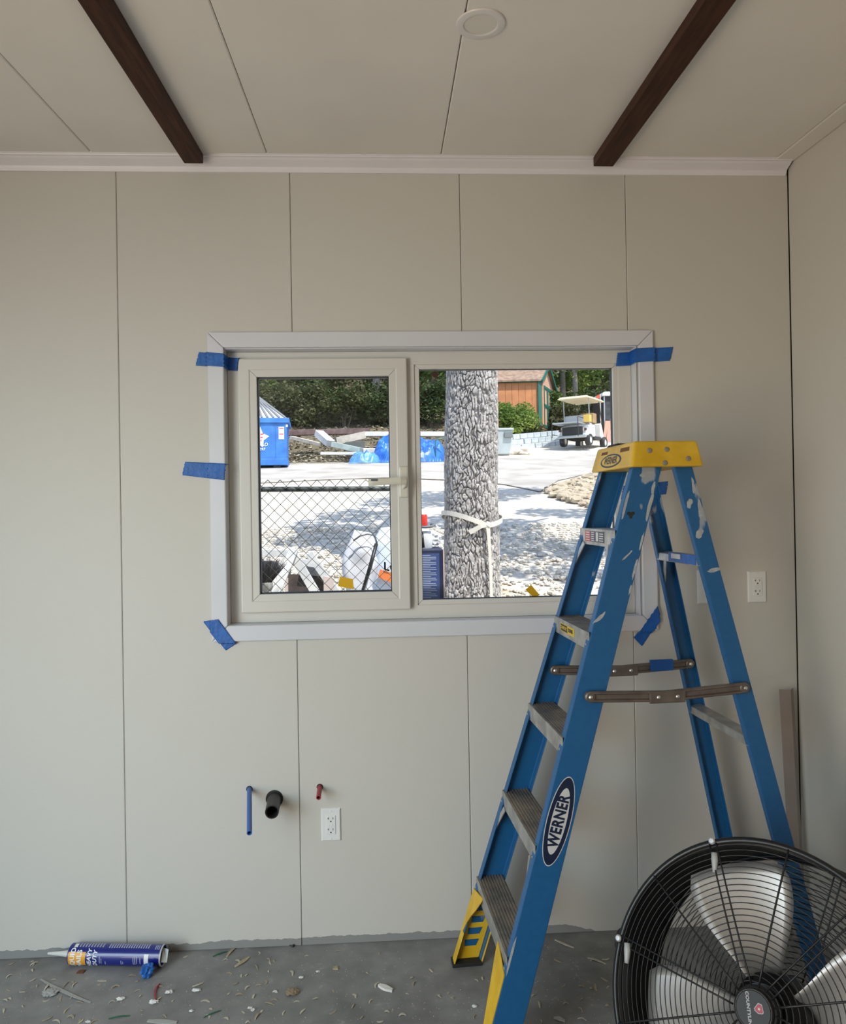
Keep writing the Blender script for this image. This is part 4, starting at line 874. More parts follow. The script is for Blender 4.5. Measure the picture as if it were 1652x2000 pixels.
# second frame with dark infill boards
S2 = 5.05; s2o = V((-.42, S2, gz(-.42, S2))); fr2 = thing('board_frame', s2o, 'leaning white frame with dark brown boards behind the sawhorse', 'frame')
l2 = lambda px, py, Y=S2: at(px, py, Y) - s2o
a, b = l2(603, 1080), l2(652, 1150); d = b - a; b = a + d * (-a.z / d.z); MB().beam(a, b, .055, .03, (0, 1, 0)).build('rail', palew, fr2, bevel=.003)
MB().beam(l2(590, 1098), l2(622, 1102), .03, .05, (0, 0, 1)).build('rail', palew, fr2, bevel=.003)
def slab_px(pts, Y, th, name, m, parent, o_, ground=True):
    P = [at(px, py, Y) - o_ for px, py in pts]; return MB().sweep(P, [p + V((0, th, 0)) for p in P]).build(name, m, parent)
slab_px([(592, 1102), (628, 1108), (640, 1128), (596, 1122)], S2 + .05, .02, 'board', greyb, fr2, s2o)
slab_px([(562, 1122), (596, 1122), (640, 1128), (640, 1290), (560, 1290)], S2 + .06, .02, 'board', darkb, fr2, s2o)
slab_px([(556, 1130), (562, 1130), (562, 1290), (556, 1290)], S2 - .02, .03, 'post', M('pinkish_wood', (.62, .52, .48), .8), fr2, s2o)
slab_px([(632, 1125), (652, 1130), (652, 1290), (632, 1290)], S2 - .02, .04, 'post', M('pinkish_wood', ()), fr2, s2o)
# upturned bristle broom standing behind the fence
wc = at(520, 1143, 4.62); wg = gz(wc.x, wc.y); wo = thing('upturned_broom', (wc.x, wc.y, wg), 'dark upturned bristle broom standing behind the fence beside the sawhorse', 'broom'); hb = wc.z - wg
MB().tube([(.02, .02, -.01), (0, 0, hb)], .013, 8).build('handle', palew, wo)
MB().lathe([(.0001, -.045), (.030, -.040), (.044, -.010), (.040, .018), (.0001, .022)], (0, 0, hb), (0, 0, 1), 16).build('head', M('hub_grey', (.26, .26, .24), .6, var=.3, vs=30), wo, ang=40)
mb = MB(); Rb = random.Random(4)
for k in range(220):
    a = Rb.uniform(0, 6.283); t = Rb.uniform(.05, .9); L_ = Rb.uniform(.10, .17); dv = V((math.cos(a) * t, math.sin(a) * t * .6, 1)).normalized(); p = V((math.cos(a) * .03 * t, math.sin(a) * .03 * t, hb + .01))
    mb.tube([p, p + dv * L_], [.0022, .0012], 3)
mb.build('bristles', M('bristle_dark', (.045, .04, .04), .8), wo)
# white sacks
def sack(name, px0, px1, pytop, Y, th, label, m, seed, amp=.03):
    a, b = at(px0, 1155, Y), at(px1, 1155, Y); zt_ = at((px0 + px1) / 2, pytop, Y).z; xm = (a.x + b.x) / 2; g_ = gz(xm, Y); H = zt_ - g_; w = (b.x - a.x) / 2
    o = thing(name, (xm, Y, g_), label, 'sack'); vs = []; n, m_ = 36, 26
    for j in range(m_ + 1):
        v = j / m_; z = H * v; sc = (1 - .10 * v - .55 * max(0, v - .88) / .12 * .8) * (.92 + .08 * math.sin(math.pi * min(1, v * 3)))
        for k in range(n):
            t = 2 * math.pi * k / n; q = V((math.copysign(abs(math.cos(t)) ** .6, math.cos(t)) * w * sc, math.copysign(abs(math.sin(t)) ** .6, math.sin(t)) * th * sc, z))
            nn = noise.noise(V((q.x * 9 + seed, q.y * 9, q.z * 7))) + .6 * abs(noise.noise(V((q.x * 20, q.y * 20 + seed, q.z * 14))))
            q += V((math.cos(t), math.sin(t), 0)) * amp * nn; vs.append((q.x, q.y, max(0, z + amp * .6 * noise.noise(V((q.x * 12, seed, q.y * 12))) * v)))
    mb = MB().add(vs, [(j * n + k, j * n + (k + 1) % n, (j + 1) * n + (k + 1) % n, (j + 1) * n + k) for j in range(m_) for k in range(n)] + [tuple(range(n))[::-1], tuple(range(m_ * n, (m_ + 1) * n))])
    mb.build('bag', m, o, smooth=True); return o
sackm = M('white_sack', (.66, .67, .72), .5, var=.06, vs=8); sackm2 = M('pale_blue_sack', (.60, .68, .78), .5, var=.06, vs=8)
sk1 = sack('trash_sack', 672, 735, 1040, 4.78, .13, 'bulging white plastic sack with a black strap behind the fence', sackm, 2, .042)
sk2 = sack('paper_sack', 722, 812, 1030, 4.98, .10, 'pale blue printed sack with orange label behind the fence', sackm2, 5, .012)
so1 = sk1.location
pA, pB, pC = at(735, 1062, 4.63), at(722, 1110, 4.60), at(706, 1160, 4.60)
MB().tube([pA - so1, pB - so1, pC - so1], [.012, .013, .009], 8).build('strap', M('black_ink', ()), sk1, smooth=True)
pz = [at(x, y, 4.63) - so1 for x, y in ((690, 1056), (703, 1047), (718, 1043), (732, 1046), (736, 1062))]; MB().tube(pz, .006, 6).build('drawstring', M('strap_grey', (.16, .17, .19), .6), sk1, smooth=True)
so2 = sk2.location
lq = [at(x, y, 4.855) - so2 for x, y in ((738, 1128), (742, 1112), (775, 1122), (775, 1142))]; MB().sweep(lq, [p + V((0, .012, 0)) for p in lq]).build('label', M('orange_label', (.70, .20, .06), .5), sk2)
c_ = at(749, 1106, 4.845) - so2; MB().text('LO', .075, lambda x, y, z: c_ + V((x, 0, y + x * -.25)), .002, 0, 'LEFT', .004).build('lettering', M('black_ink', ()), sk2)
# navy carton outside the fixed pane, with bottles and bags on it
cA, cB = at(790, 1075, 3.6), at(866, 1074, 3.6); cg = gz(.2, 3.6); cz_ = cA.z
cart_o = thing('navy_carton', ((cA.x + cB.x) / 2, 3.75, cg), 'tall navy blue carton with printed text panel outside the fixed pane', 'carton'); hw = (cB.x - cA.x) / 2
MB().box(-hw, hw, -.15, .15, -.02, cz_ - cg).build('box', M('navy_card', (.012, .018, .06), .5), cart_o, bevel=.003)
MB().box(-hw + .012, hw - .022, -.1515, -.150, .05, cz_ - cg - .018).build('text_panel', M('panel_blue', (.045, .075, .22), .5), cart_o)
for i in range(36):
    z = cz_ - cg - .03 - i * .0088; ln = (hw * 2 - .045) * (.75 + .25 * math.sin(i * 2.1) ** 2)
    MB().box(-hw + .016, -hw + .016 + ln, -.1522, -.1514, z, z + .0034).build('print_line', M('carton_print', (.36, .40, .52), .5), cart_o)
MB().box(hw - .003, hw + .004, -.152, .15, -.02, cz_ - cg - .004).build('edge_strip', M('carton_edge', (.55, .42, .38), .6), cart_o)
jx = at(828, 1060, 3.72); jo = thing('spray_jug', (jx.x, 3.72, cz_), 'white plastic jug with red cap on top of the navy carton', 'jug')
MB().lathe([(.0001, 0), (.040, 0), (.044, .006), (.044, .070), (.036, .092), (.018, .110), (.016, .122), (.0001, .122)], (0, 0, 0), (0, 0, 1), 24).build('body', M('jug_white', (.72, .74, .78), .35), jo, ang=40)
MB().lathe([(.020, .120), (.020, .170), (.015, .178), (.0001, .178)], (0, 0, 0), (0, 0, 1), 16).build('cap', M('red_cap', (.62, .03, .02), .4), jo, ang=40)
MB().tube([(-.03, -.03, .118), (.0, -.052, .112), (.035, -.045, .115), (.055, -.010, .122), (.040, .030, .124)], .007, 8).build('hose', M('strap_grey', ()), jo, smooth=True)
bp_ = at(848, 1066, 3.80); bo_ = blob('plastic_bag', (bp_.x - .012, 3.82, cz_), .045, sackm, 'small crumpled white bag beside the jug on the navy carton', 'bag', 8, (1.0, .9, .9), 4, .45, fr_=2.5)
MB().tube([(bp_.x - .075, 3.64, cz_ + .09), (bp_.x - .072, 3.628, cz_ + .05), (bp_.x - .066, 3.63, cz_ + .012)], [.009, .010, .007], 8).build('cable_strap', M('black_ink', ()), None, smooth=True, off=(bp_.x - .07, 3.63, cz_))
o = bpy.data.objects['cable_strap']; o.location = (bp_.x - .07, 3.63, cz_ - .002); tag(o, 'short black strap standing against the jug on the carton', 'strap')
# paper tags on the outside of the glass
def tag_note(pts, Y, m, label):
    P = [at(px, py, Y) for px, py in pts]; c = sum(P, V((0, 0, 0))) / len(P); o = MB().sweep([p - c for p in P], [p - c + V((0, .0006, 0)) for p in P]).build('paper_tag', m); o.location = c; return tag(o, label, 'sticker', 'stickers on the window glass')
ytag = M('yellow_tag', (.80, .48, .0), .5)
tag_note([(1026, 1152), (1037, 1142), (1054, 1162), (1043, 1168)], D + .0745, ytag, 'tilted yellow sticker low on the fixed pane beside the oak trunk')
tag_note([(660, 1145), (664, 1126), (689, 1131), (691, 1151)], D + .0525, ytag, 'yellow sticker low on the sliding pane')
tag_note([(841, 731), (849, 724), (858, 732), (850, 739)], D + .0745, M('maroon_tag', (.07, .02, .012), .6), 'small dark maroon diamond sticker high on the fixed pane')

# ---- blue dumpster
DY = 20.3
bl = at(400, 914, DY).x; br_ = at(560, 914, DY).x; dg = at(560, 914, DY).z; w = br_ - bl
dz_ = at(530, 818, DY).z - dg; d0 = V((br_, DY, dg)); dump = thing('dumpster', d0, 'blue steel dumpster with sloping grey lid, branch shadows added as dark strips', 'dumpster', rz=.10)
dblue = M('dumpster_blue', (.035, .16, .52), .5, var=.12, vs=3, c2=(.05, .22, .62))
MB().hexa([(-w, 0, .10), (0, 0, .10), (0, 1.6, .10), (-w, 1.6, .10)], [(-w, 0, dz_ - .1), (.02, 0, dz_ - .1), (.02, 1.6, dz_ - .1), (-w, 1.6, dz_ - .1)]).build('body', dblue, dump, bevel=.01)
MB().box(-w - .05, .09, -.05, 1.65, dz_ - .12, dz_ + .02).build('top_rim', dblue, dump, bevel=.01)
MB().box(-w, .03, -.03, 1.62, .08, .26).build('base_skirt', dblue, dump, bevel=.01)
MB().box(-.30, -.285, -.02, .0, .2, dz_ - .1).build('corner_rib', dblue, dump)
zl = dz_ + .02; lidm = M('lid_grey', (.50, .52, .55), .5, var=.15, vs=4)
top = [(-w, -.03, zl), (.02, -.03, zl), (.02, 1.62, zl), (-w, 1.62, zl)]; tp2 = [(-w, .65, zl + .78), (-.95, .65, zl + .78), (-.95, 1.0, zl + .78), (-w, 1.0, zl + .78)]
lid = MB().hexa(top, tp2).build('lid', lidm, dump)
for k in range(14):  # dark strips across the lid stand in for branch shadows
    x = -.02 - k * .16; f_ = max(0, (-.02 - x) ); xt = min(x * 1.0 - .10, x); a = V((x, -.03, zl + .01)); b = V((max(-w, min(x, -.95) if x < -.95 else x - (.93) * 1.0 * (1 - (-x) / .95 * 1.0)), .65, zl + .79))
    MB().beam(a, b, .05, .035, (0, -1, .8)).build('lid_shadow_strip', M('lid_shadow_strip', (.16, .17, .19), .5), lid)
for x in (-.25, -w + .25): MB().box(x - .12, x + .08, .1, .3, 0, .1).build('skid', M('fan_black', ()), dump)
# printed star, lettering and stickers
DS = lambda px, py, dy=-.012: (lambda p: V((p.x - d0.x, dy, p.z - d0.z)))(at(px, py, DY))
c_ = DS(505, 855); st_ = [((.30 if k % 2 == 0 else .17) * math.sin(math.pi * k / 5 + .2), (.30 if k % 2 == 0 else .17) * math.cos(math.pi * k / 5 + .2)) for k in range(10)]
MB().prism(st_, c_, (1, 0, 0), (0, 0, 1), (0, 1, 0), .011).build('star_print', M('print_white', (.78, .79, .82), .5), dump)
for k in range(4): MB().prism([(.06, .10 - k * .09), (.16 - .03 * k, .12 - k * .09), (.15 - .03 * k, .085 - k * .09), (.06, .07 - k * .09)], c_ + V((0, -.003, 0)), (1, 0, 0), (0, 0, 1), (0, 1, 0), .002).build('star_print', M('print_red', (.55, .03, .05), .5), dump)
for txt, px, py, sz in (('QUAD', 509, 869, .13), ('-4297', 509, 878, .10), ('', 0, 0, 0)):
    if txt:
        cc = DS(px, py); MB().text(txt, sz, lambda x, y, z: cc + V((x, z, y)), .002, .2, 'CENTER', .003).build('lettering', M('print_white', ()), dump)
a, b = DS(544, 834), DS(555, 858); sl = MB().box(a.x, b.x, -.012, -.001, b.z, a.z).build('warning_label', M('print_white', ()), dump)
for py in (836, 847): q = DS(545, py); q2 = DS(554, py + 1.6); MB().box(q.x, q2.x, -.015, -.011, q2.z, q.z).build('label_band', M('print_red', ()), sl)
a, b = DS(558, 829), DS(562, 834); MB().box(a.x, b.x, -.012, -.001, b.z, a.z).build('corner_label', M('print_white', ()), dump)

# ---- tarp heap and boards
def tarp(name, px0, px1, pytop, pybot, Y, dep, label, seed, m):
    a, b = at(px0, pybot, Y), at(px1, pybot, Y); g_ = gz((a.x + b.x) / 2, Y); H = at(px0, pytop, Y).z - g_; nx, ny = 70, 44; cxm = (a.x + b.x) / 2; W_ = (b.x - a.x) / 2; vs = []
    for j in range(ny + 1):
        for i in range(nx + 1):
            u, v = i / nx * 2 - 1, j / ny * 2 - 1; q = V((u * W_, v * dep, 0)); r_ = max(0, 1 - (abs(u) ** 2.6 + abs(v) ** 2.2)); zz = H * r_ ** .5 * (.72 + .5 * noise.noise(V((u * 1.8 + seed, v * 1.5, 0))))
            zz += (.11 * (1 - abs(noise.noise(V((q.x * 3.2, q.y * 3.2 + q.x * 1.5, seed))) * 2.2)) + .04 * noise.noise(V((q.x * 12, q.y * 12, seed)))) * min(1, r_ * 3)
            vs.append((q.x, q.y, max(.0, zz) + gz(cxm + q.x, Y + q.y) - g_ + .035))
    o = MB().add(vs, [(j * (nx + 1) + i, j * (nx + 1) + i + 1, (j + 1) * (nx + 1) + i + 1, (j + 1) * (nx + 1) + i) for j in range(ny) for i in range(nx)]).build(name, m); o.location = (cxm, Y, g_); so = o.modifiers.new('t', 'SOLIDIFY'); so.thickness = .02; so.offset = -1
    return tag(o, label, 'tarp')
tarpm = M('blue_tarp', (.025, .12, .50), .35, var=.2, vs=4, c2=(.05, .22, .66))
tarp('tarp', 682, 742, 888, 902, 22.2, .5, 'low light-blue tarp edge spread out on the yard', 3, M('pale_blue_tarp', (.10, .28, .62), .4, var=.2, vs=4))
tarp('tarp', 728, 872, 850, 902, 22.8, 1.0, 'heaped crumpled blue tarp between sash and oak trunk', 7, tarpm)
def board(name, a, b, Ya, Yb, w_, h_, m, label, cat='board', grp='boards and pipes by the tarp'):
    p, q = at(*a, Ya), at(*b, Yb); c = (p + q) / 2; o = MB().beam(p - c, q - c, w_, h_, (0, 0, 1)).build(name, m, bevel=.01); o.location = c; return tag(o, label, cat, grp)
whb = M('white_board', (.66, .67, .68), .5, var=.08, vs=6); pgb = M('pale_green_board', (.42, .50, .47), .6, var=.15, vs=4); ylw = M('tan_board', (.48, .44, .38), .8, var=.15, vs=5); mar = M('maroon_board', (.15, .095, .09), .8, var=.3, vs=5)
board('plank', (712, 848), (880, 848), 25.0, 25.0, .25, .16, whb, 'long white board lying level behind the tarp heap')
board('plank', (556, 846), (722, 842), 26.3, 26.3, .3, .20, mar, 'long maroon brown board at the back of the heap')
board('plank', (650, 868), (705, 880), 23.6, 23.2, .25, .18, pgb, 'pale green board slanting down towards the tarp')
board('plank', (622, 846), (645, 866), 24.6, 24.0, .30, .22, whb, 'short white board tilted steeply behind the pale green board')
board('plank', (626, 886), (705, 886), 22.8, 22.8, .20, .09, whb, 'long pale board lying flat in front of the tarp')
board('plank', (656, 862), (712, 850), 24.6, 24.9, .25, .25, ylw, 'tan board leaning up to the maroon board')
board('plank', (570, 855), (625, 868), 25.0, 24.2, .22, .12, ylw, 'tan board sloping beside the dumpster')
board('plank', (676, 875), (712, 872), 24.0, 24.0, .5, .35, M('dark_crate', (.10, .11, .10), .8), 'dark board end under the white plank')
p = at(718, 870, 23.6); pb = MB().box(-.22, .22, -.15, .15, 0, .36).build('scrap_box', M('carton_white', (.62, .60, .56), .7, var=.15, vs=6), bevel=.02); pb.location = (p.x, 23.6, gz(p.x, 23.6)); pb.rotation_euler = (0, 0, .4); tag(pb, 'crumpled white carton beside the blue tarp', 'carton')
# thin green metal hoop by the trunk
p = at(850, 866, 22.0); ho = MB().tube([(-.0, 0, 0), (0, 0, .62), (.06, 0, .68), (.32, 0, .70)], .018, 8).build('metal_hoop', M('green_pipe', (.06, .16, .13), .5), smooth=True); ho.location = (p.x, 22.0, gz(p.x, 22.0) + .0); ho.scale = (1, 1, 1.05); tag(ho, 'thin green pipe stand beside the oak trunk, in the tarp', 'pipe')

# ---- wheeled bin, block retaining wall, stones
p = ong(979, 889); bn = thing('trash_bin', p, 'pale grey plastic trash bin just past the oak trunk', 'bin')
binm = M('bin_grey', (.42, .47, .48), .5, var=.06, vs=4); H = at(979, 838, p.y).z - p.z
MB().hexa([(-.26, -.26, 0), (.26, -.26, 0), (.26, .26, 0), (-.26, .26, 0)], [(-.36, -.36, H - .08), (.36, -.36, H - .08), (.36, .36, H - .08), (-.36, .36, H - .08)]).build('body', binm, bn, bevel=.04)
MB().box(-.39, .39, -.39, .39, H - .09, H).build('rim', binm, bn, bevel=.03)
MB().box(.05, .34, -.41, -.36, H - .34, H - .13).build('handle_recess', M('bin_dark', (.16, .18, .19), .6), bn, bevel=.02)
rw0, rw1 = ong(985, 881), ong(1093, 869)
rwo = thing('retaining_wall', rw0, 'low pale block retaining wall in front of the shed', 'wall'); rd = (rw1 - rw0); rL = V((rd.x, rd.y, 0)).length; ru = V((rd.x, rd.y, 0)).normalized(); rn = V((-ru.y, ru.x, 0))
blk = M('pale_block', (.46, .53, .58), .8, var=.15, vs=3, c2=(.58, .64, .67))
proto = None; nb = 8
for c in range(3):
    for k in range(nb):
        L0 = rL / nb; x = (k + (.5 if c % 2 else 0)) * L0
        if x + L0 * .5 > rL + .01: continue
        if proto is None: proto = MB().box(-L0 / 2 + .012, L0 / 2 - .012, -.12, .12, .006, .205).build('block', blk, rwo, bevel=.02); o = proto
        else: o = cp(proto, 'block', rwo)
        q = ru * (x + L0 / 2); o.location = V((q.x, q.y, rd.z * (x + L0 / 2) / rL + .21 * c - .03)) + rn * (rnd.uniform(-.02, .02) + .03 * c); o.rotation_euler = (0, -math.atan2(rd.z, rL), math.atan2(ru.y, ru.x) + rnd.uniform(-.03, .03))
stm = M('pale_stone', (.56, .50, .42), .9, var=.2, vs=3, c2=(.70, .64, .55))
for i, (px, py, r_) in enumerate([(997, 888, .28), (1006, 886, .22), (1013, 883, .25), (988, 889, .2), (1024, 888, .16)]):
    p = ong(px, py); blob('flat_stone', (p.x, p.y, p.z - .03), r_, stm, 'flat pale stone in front of the block wall', 'stone', i, (1.5, .8, .45), 2, .35, group='flat stones before the block wall')
bed = thing('stone_bed', ong(1115, 962), 'bed of loose tan stones beside the drive', 'stones'); bo = bed.location
protos = []
for i in range(5):
    o = blob('stone', (0, 0, 0), .10, M('bed_stone', (.42, .34, .24), .95, var=.25, vs=4, c2=(.62, .53, .40)), None, None, 20 + i, (1.2, .9, .55), 2, .5); protos.append(o)
cnt = 0; R3 = random.Random(11)
while cnt < 290:
    px, py = R3.uniform(1066, 1210), R3.uniform(928, 996)
    if py < 960 - (px - 1066) * .33 or py > 968 + (px - 1066) * .30: continue
    p = ong(px, py); o = protos[cnt] if cnt < 5 else protos[R3.randrange(5)].copy()
    if cnt >= 5: o.name = 'stone'; COL.objects.link(o)
    o.parent = bed; s = R3.uniform(.45, 1.25); o.location = p - bo + V((0, 0, .0)); o.scale = (s, s, s); o.rotation_euler = (0, 0, R3.uniform(0, 6.3)); cnt += 1
# gravel stones near the window (foreground of the yard)
gp = [blob('gravel_stone', (0, 0, 0), .022, stm, None, None, 40 + i, (1.2, .9, .6), 1, .4) for i in range(3)]
mbv = MB(); vsrc = [([tuple(v.co) for v in o.data.vertices], [tuple(p.vertices) for p in o.data.polygons]) for o in gp]
for o in gp: bpy.data.objects.remove(o)
for k in range(5200):
    y = 4.6 + 5.5 * R3.random() ** 1.3; x = R3.uniform(-.26 * y, .36 * y); v_, f_ = vsrc[R3.randrange(3)]; s = R3.uniform(.5, 1.5); a = R3.uniform(0, 6.3); c, sn = math.cos(a) * s, math.sin(a) * s; g_ = gz(x, y) + .02 * noise.noise(V((x, y, 0)))
    mbv.add([(x + q[0] * c - q[1] * sn, y + q[0] * sn + q[1] * c, g_ + q[2] * s + .012) for q in v_], f_)
tag(mbv.build('gravel', stm), 'loose pale gravel on the yard below the window', 'gravel', None, 'stuff')

# ---- garden shed
SHY = 32.0
c0 = at(1053, 833, SHY); sg_ = c0.z; shed = thing('garden_shed', c0, 'orange-brown garden shed with green trim and double doors', 'shed')
tang = M('shed_orange', (.50, .21, .09), .8, var=.1, vs=3); tang2 = M('shed_orange_sunlit', (.62, .36, .25), .8, var=.1, vs=3); sgreen = M('shed_green', (.015, .13, .10), .6); shing = M('shed_shingle', (.28, .19, .14), .9, var=.25, vs=6)  # gable and doors get a paler orange, sunlight put into the colour
hz = at(1053, 741, SHY).z - sg_
# side wall runs left from the near corner, front gable recedes to the right
ls, lf = 3.6, 3.0; us = V((-1, .10, 0)).normalized(); uf = V((.42, .907, 0)).normalized()
P = lambda a, b, z: us * a + uf * b + V((0, 0, z))
nb = 12
for k in range(nb):
    MB().hexa([P(ls * k / nb + .008, 0, -.6), P(ls * (k + 1) / nb - .008, 0, -.6), P(ls * (k + 1) / nb - .008, .04, -.6), P(ls * k / nb + .008, .04, -.6)], [P(ls * k / nb + .008, 0, hz), P(ls * (k + 1) / nb - .008, 0, hz), P(ls * (k + 1) / nb - .008, .04, hz), P(ls * k / nb + .008, .04, hz)]).build('siding_board', tang, shed)
MB().hexa([P(.02, .02, -.6), P(ls, .02, -.6), P(ls, lf, -.6), P(.02, lf, -.6)], [P(.02, .02, hz), P(ls, .02, hz), P(ls, lf, hz), P(.02, lf, hz)]).build('body', tang, shed)
hg = hz + .85
MB().sweep([P(-.03, 0, -.05), P(-.03, lf, -.05), P(-.03, lf, hz), P(-.03, lf / 2, hg), P(-.03, 0, hz)], [P(.03, 0, -.05), P(.03, lf, -.05), P(.03, lf, hz), P(.03, lf / 2, hg), P(.03, 0, hz)]).build('front_wall', tang2, shed)
for b0, z0, b1, z1 in ((-.18, hz - .10, lf / 2, hg + .05), (lf + .18, hz - .10, lf / 2, hg + .05)):
    MB().hexa([P(-.18, b0, z0), P(ls, b0, z0), P(ls, b1, z1), P(-.18, b1, z1)], [P(-.18, b0, z0 + .08), P(ls, b0, z0 + .08), P(ls, b1, z1 + .08), P(-.18, b1, z1 + .08)]).build('roof_slope', shing, shed)
    MB().beam(P(-.2, b0, z0 - .02), P(-.2, b1, z1 - .02), .05, .16, (0, 0, 1)).build('barge_board', sgreen, shed)
MB().beam(P(-.05, -.03, -.05), P(-.05, -.03, hz), .16, .16, (1, 0, 0)).build('corner_trim', sgreen, shed)
MB().beam(P(0, -.05, hz - .05), P(ls, -.05, hz - .05), .06, .16, (0, 0, 1)).build('fascia', sgreen, shed)
for k in range(2):
    b0 = .75 + k * .78; dr = MB().sweep([P(-.06, b0, .05), P(-.06, b0 + .74, .05), P(-.06, b0 + .74, hz - .15), P(-.06, b0, hz - .15)], [P(-.03, b0, .05), P(-.03, b0 + .74, .05), P(-.03, b0 + .74, hz - .15), P(-.03, b0, hz - .15)]).build('door', tang2, shed)
    for z in (.10, hz * .5, hz - .22): MB().beam(P(-.08, b0, z), P(-.08, b0 + .74, z), .03, .13, (0, 0, 1)).build('door_rail', sgreen, dr)
    for bb in (b0 + .05, b0 + .69): MB().beam(P(-.08, bb, .05), P(-.08, bb, hz - .15), .03, .09, tuple(uf)).build('door_stile', sgreen, dr)
for b0 in (.05, .35, lf - .1): MB().beam(P(-.045, b0 + .1, 0), P(-.045, b0 + .1, hz), .07, .03, tuple(uf)).build('batten', tang, shed)
MB().hexa([P(-.02, 0, -1.2), P(ls, 0, -1.2), P(ls, lf, -1.2), P(-.02, lf, -1.2)], [P(-.02, 0, -.04), P(ls, 0, -.04), P(ls, lf, -.04), P(-.02, lf, -.04)]).build('foundation', M('shed_base', (.2, .14, .1), .9), shed)

# ---- golf cart
gl, gr = ong(1097, 879), ong(1152, 879); gc = (gl + gr) / 2; cartp = thing('golf_cart', gc, 'white golf cart with cream roof and rear cargo rack', 'golf cart', rz=-.62)
cartp.location.z = gz(gc.x, gc.y + .8); wht = M('cart_white', (.70, .70, .68), .35, var=.05, vs=3); crm = M('cart_cream', (.74, .62, .40), .4); blk2 = M('cart_black', (.02, .02, .022), .5); stl = M('cart_steel', (.45, .47, .48), .4, .6)
tyr = None
for x in (-.50, .50):
    for y in (.05, 1.75):
        t_ = MB().lathe([(.13, -.09), (.21, -.09), (.225, -.05), (.225, .05), (.21, .09), (.13, .09)], (x, y, .225), (1, 0, 0), 24, closed=True).build('wheel', blk2, cartp, ang=40)
        MB().lathe([(.0001, -.05), (.135, -.08), (.135, .08), (.0001, .05)], (x, y, .225), (1, 0, 0), 20).build('hub', M('cart_hub', (.66, .66, .64), .4), t_)
MB().hexa([(-.56, -.32, .36), (.56, -.32, .36), (.58, .62, .36), (-.58, .62, .36)], [(-.50, -.22, .74), (.50, -.22, .74), (.56, .62, .86), (-.56, .62, .86)]).build('rear_body', wht, cartp, bevel=.06, seg=3)
MB().box(-.40, .40, -.36, -.28, .40, .70).build('rear_opening', blk2, cartp, bevel=.02)
for x in (-.50, .50):
    tl2 = MB().box(x - .055, x + .055, -.325, -.285, .54, .64).build('tail_light', M('tail_dark', (.10, .03, .03), .3), cartp, bevel=.02)
MB().box(-.56, .56, -.42, -.30, .28, .38).build('bumper', stl, cartp, bevel=.03)
MB().box(-.55, .55, .55, 1.35, .30, .40).build('floor_pan', blk2, cartp, bevel=.02)
MB().hexa([(-.58, 1.32, .36), (.58, 1.32, .36), (.42, 2.15, .36), (-.42, 2.15, .36)], [(-.56, 1.36, .98), (.56, 1.36, .98), (.40, 1.95, .72), (-.40, 1.95, .72)]).build('front_cowl', wht, cartp, bevel=.08, seg=3)
MB().box(-.52, .52, .30, .82, .74, .88).build('seat', M('seat_grey', (.50, .50, .50), .6), cartp, bevel=.05, seg=3)
MB().box(-.52, .52, .22, .34, .92, 1.20).build('seat_back', M('seat_grey', ()), cartp, bevel=.05, seg=3)
MB().hexa([(-.62, -.30, 1.78), (.62, -.30, 1.78), (.62, 1.65, 1.80), (-.62, 1.65, 1.80)], [(-.52, -.18, 1.88), (.52, -.18, 1.88), (.52, 1.55, 1.90), (-.52, 1.55, 1.90)]).build('roof', crm, cartp, bevel=.03, seg=3)
for x in (-.50, .50):
    MB().tube([(x, .16, .80), (x, .10, 1.80)], .020, 8).build('roof_post', stl, cartp); MB().tube([(x, 1.62, .95), (x * .98, 1.28, 1.80)], .018, 8).build('roof_post', blk2, cartp)
rk = MB().box(-.62, .40, -.80, .0, .80, .85).build('cargo_rack', stl, cartp)
for x in (-.62, .40):
    MB().tube([(x, -.80, .30), (x, -.80, 1.02), (x, -.1, 1.02)], .016, 6).build('rack_rail', blk2, rk)
MB().tube([(-.62, -.80, .42), (-.62, -.3, .42)], .014, 6).build('rack_rail', blk2, rk)
MB().tube([(.26 + .17 * math.cos(t) - .5, 1.22 + .06 * math.sin(t), 1.08 + .16 * math.sin(t)) for t in [2 * math.pi * k / 20 for k in range(20)]], .014, 6, closed=True).build('steering_wheel', blk2, cartp)
MB().box(-.5, .5, 1.40, 1.44, .98, 1.06).build('dash', blk2, cartp)
# pickup load and flag
def cart_item(name, x0, x1, y0, y1, z0, z1, m, label, cat):
    c = cartp.matrix_basis @ V(((x0 + x1) / 2, (y0 + y1) / 2, z0)); o = thing(name, c, label, cat, rz=-.62); a, b, h = (x1 - x0) / 2, (y1 - y0) / 2, z1 - z0
    MB().box(-a, a, -b, b, 0, h).build('box', m, o, bevel=.012); MB().box(-a * .96, a * .96, -b * .96, b * .96, h - .004, h + .012).build('lid', M(m.name + '_lid', tuple(min(1, x * .8) for x in m.diffuse_color[:3]), .7) if False else m, o, bevel=.006); return o
bpy.context.view_layer.update()
cart_item('cardboard_box', .08, .58, .34, .74, .885, 1.25, M('cardboard', (.36, .23, .11), .8, var=.1, vs=5), 'brown cardboard box on the golf cart seat', 'box')
cart_item('yellow_box', .42, .66, -.30, -.05, .865, 1.12, M('box_yellow', (.70, .46, .10), .6), 'small yellow box on the golf cart cargo rack', 'box')
fp = at(1173, 838, 28.6); fo2 = thing('flag_pole', (fp.x, 28.6, gz(fp.x, 28.6)), 'thin pole with a red flag beside the golf cart', 'flag'); hz2 = at(1173, 770, 28.6).z - fo2.location.z
MB().tube([(0, 0, 0), (0, 0, hz2)], .022, 6).build('pole', M('pole_grey', (.5, .5, .48), .5), fo2)
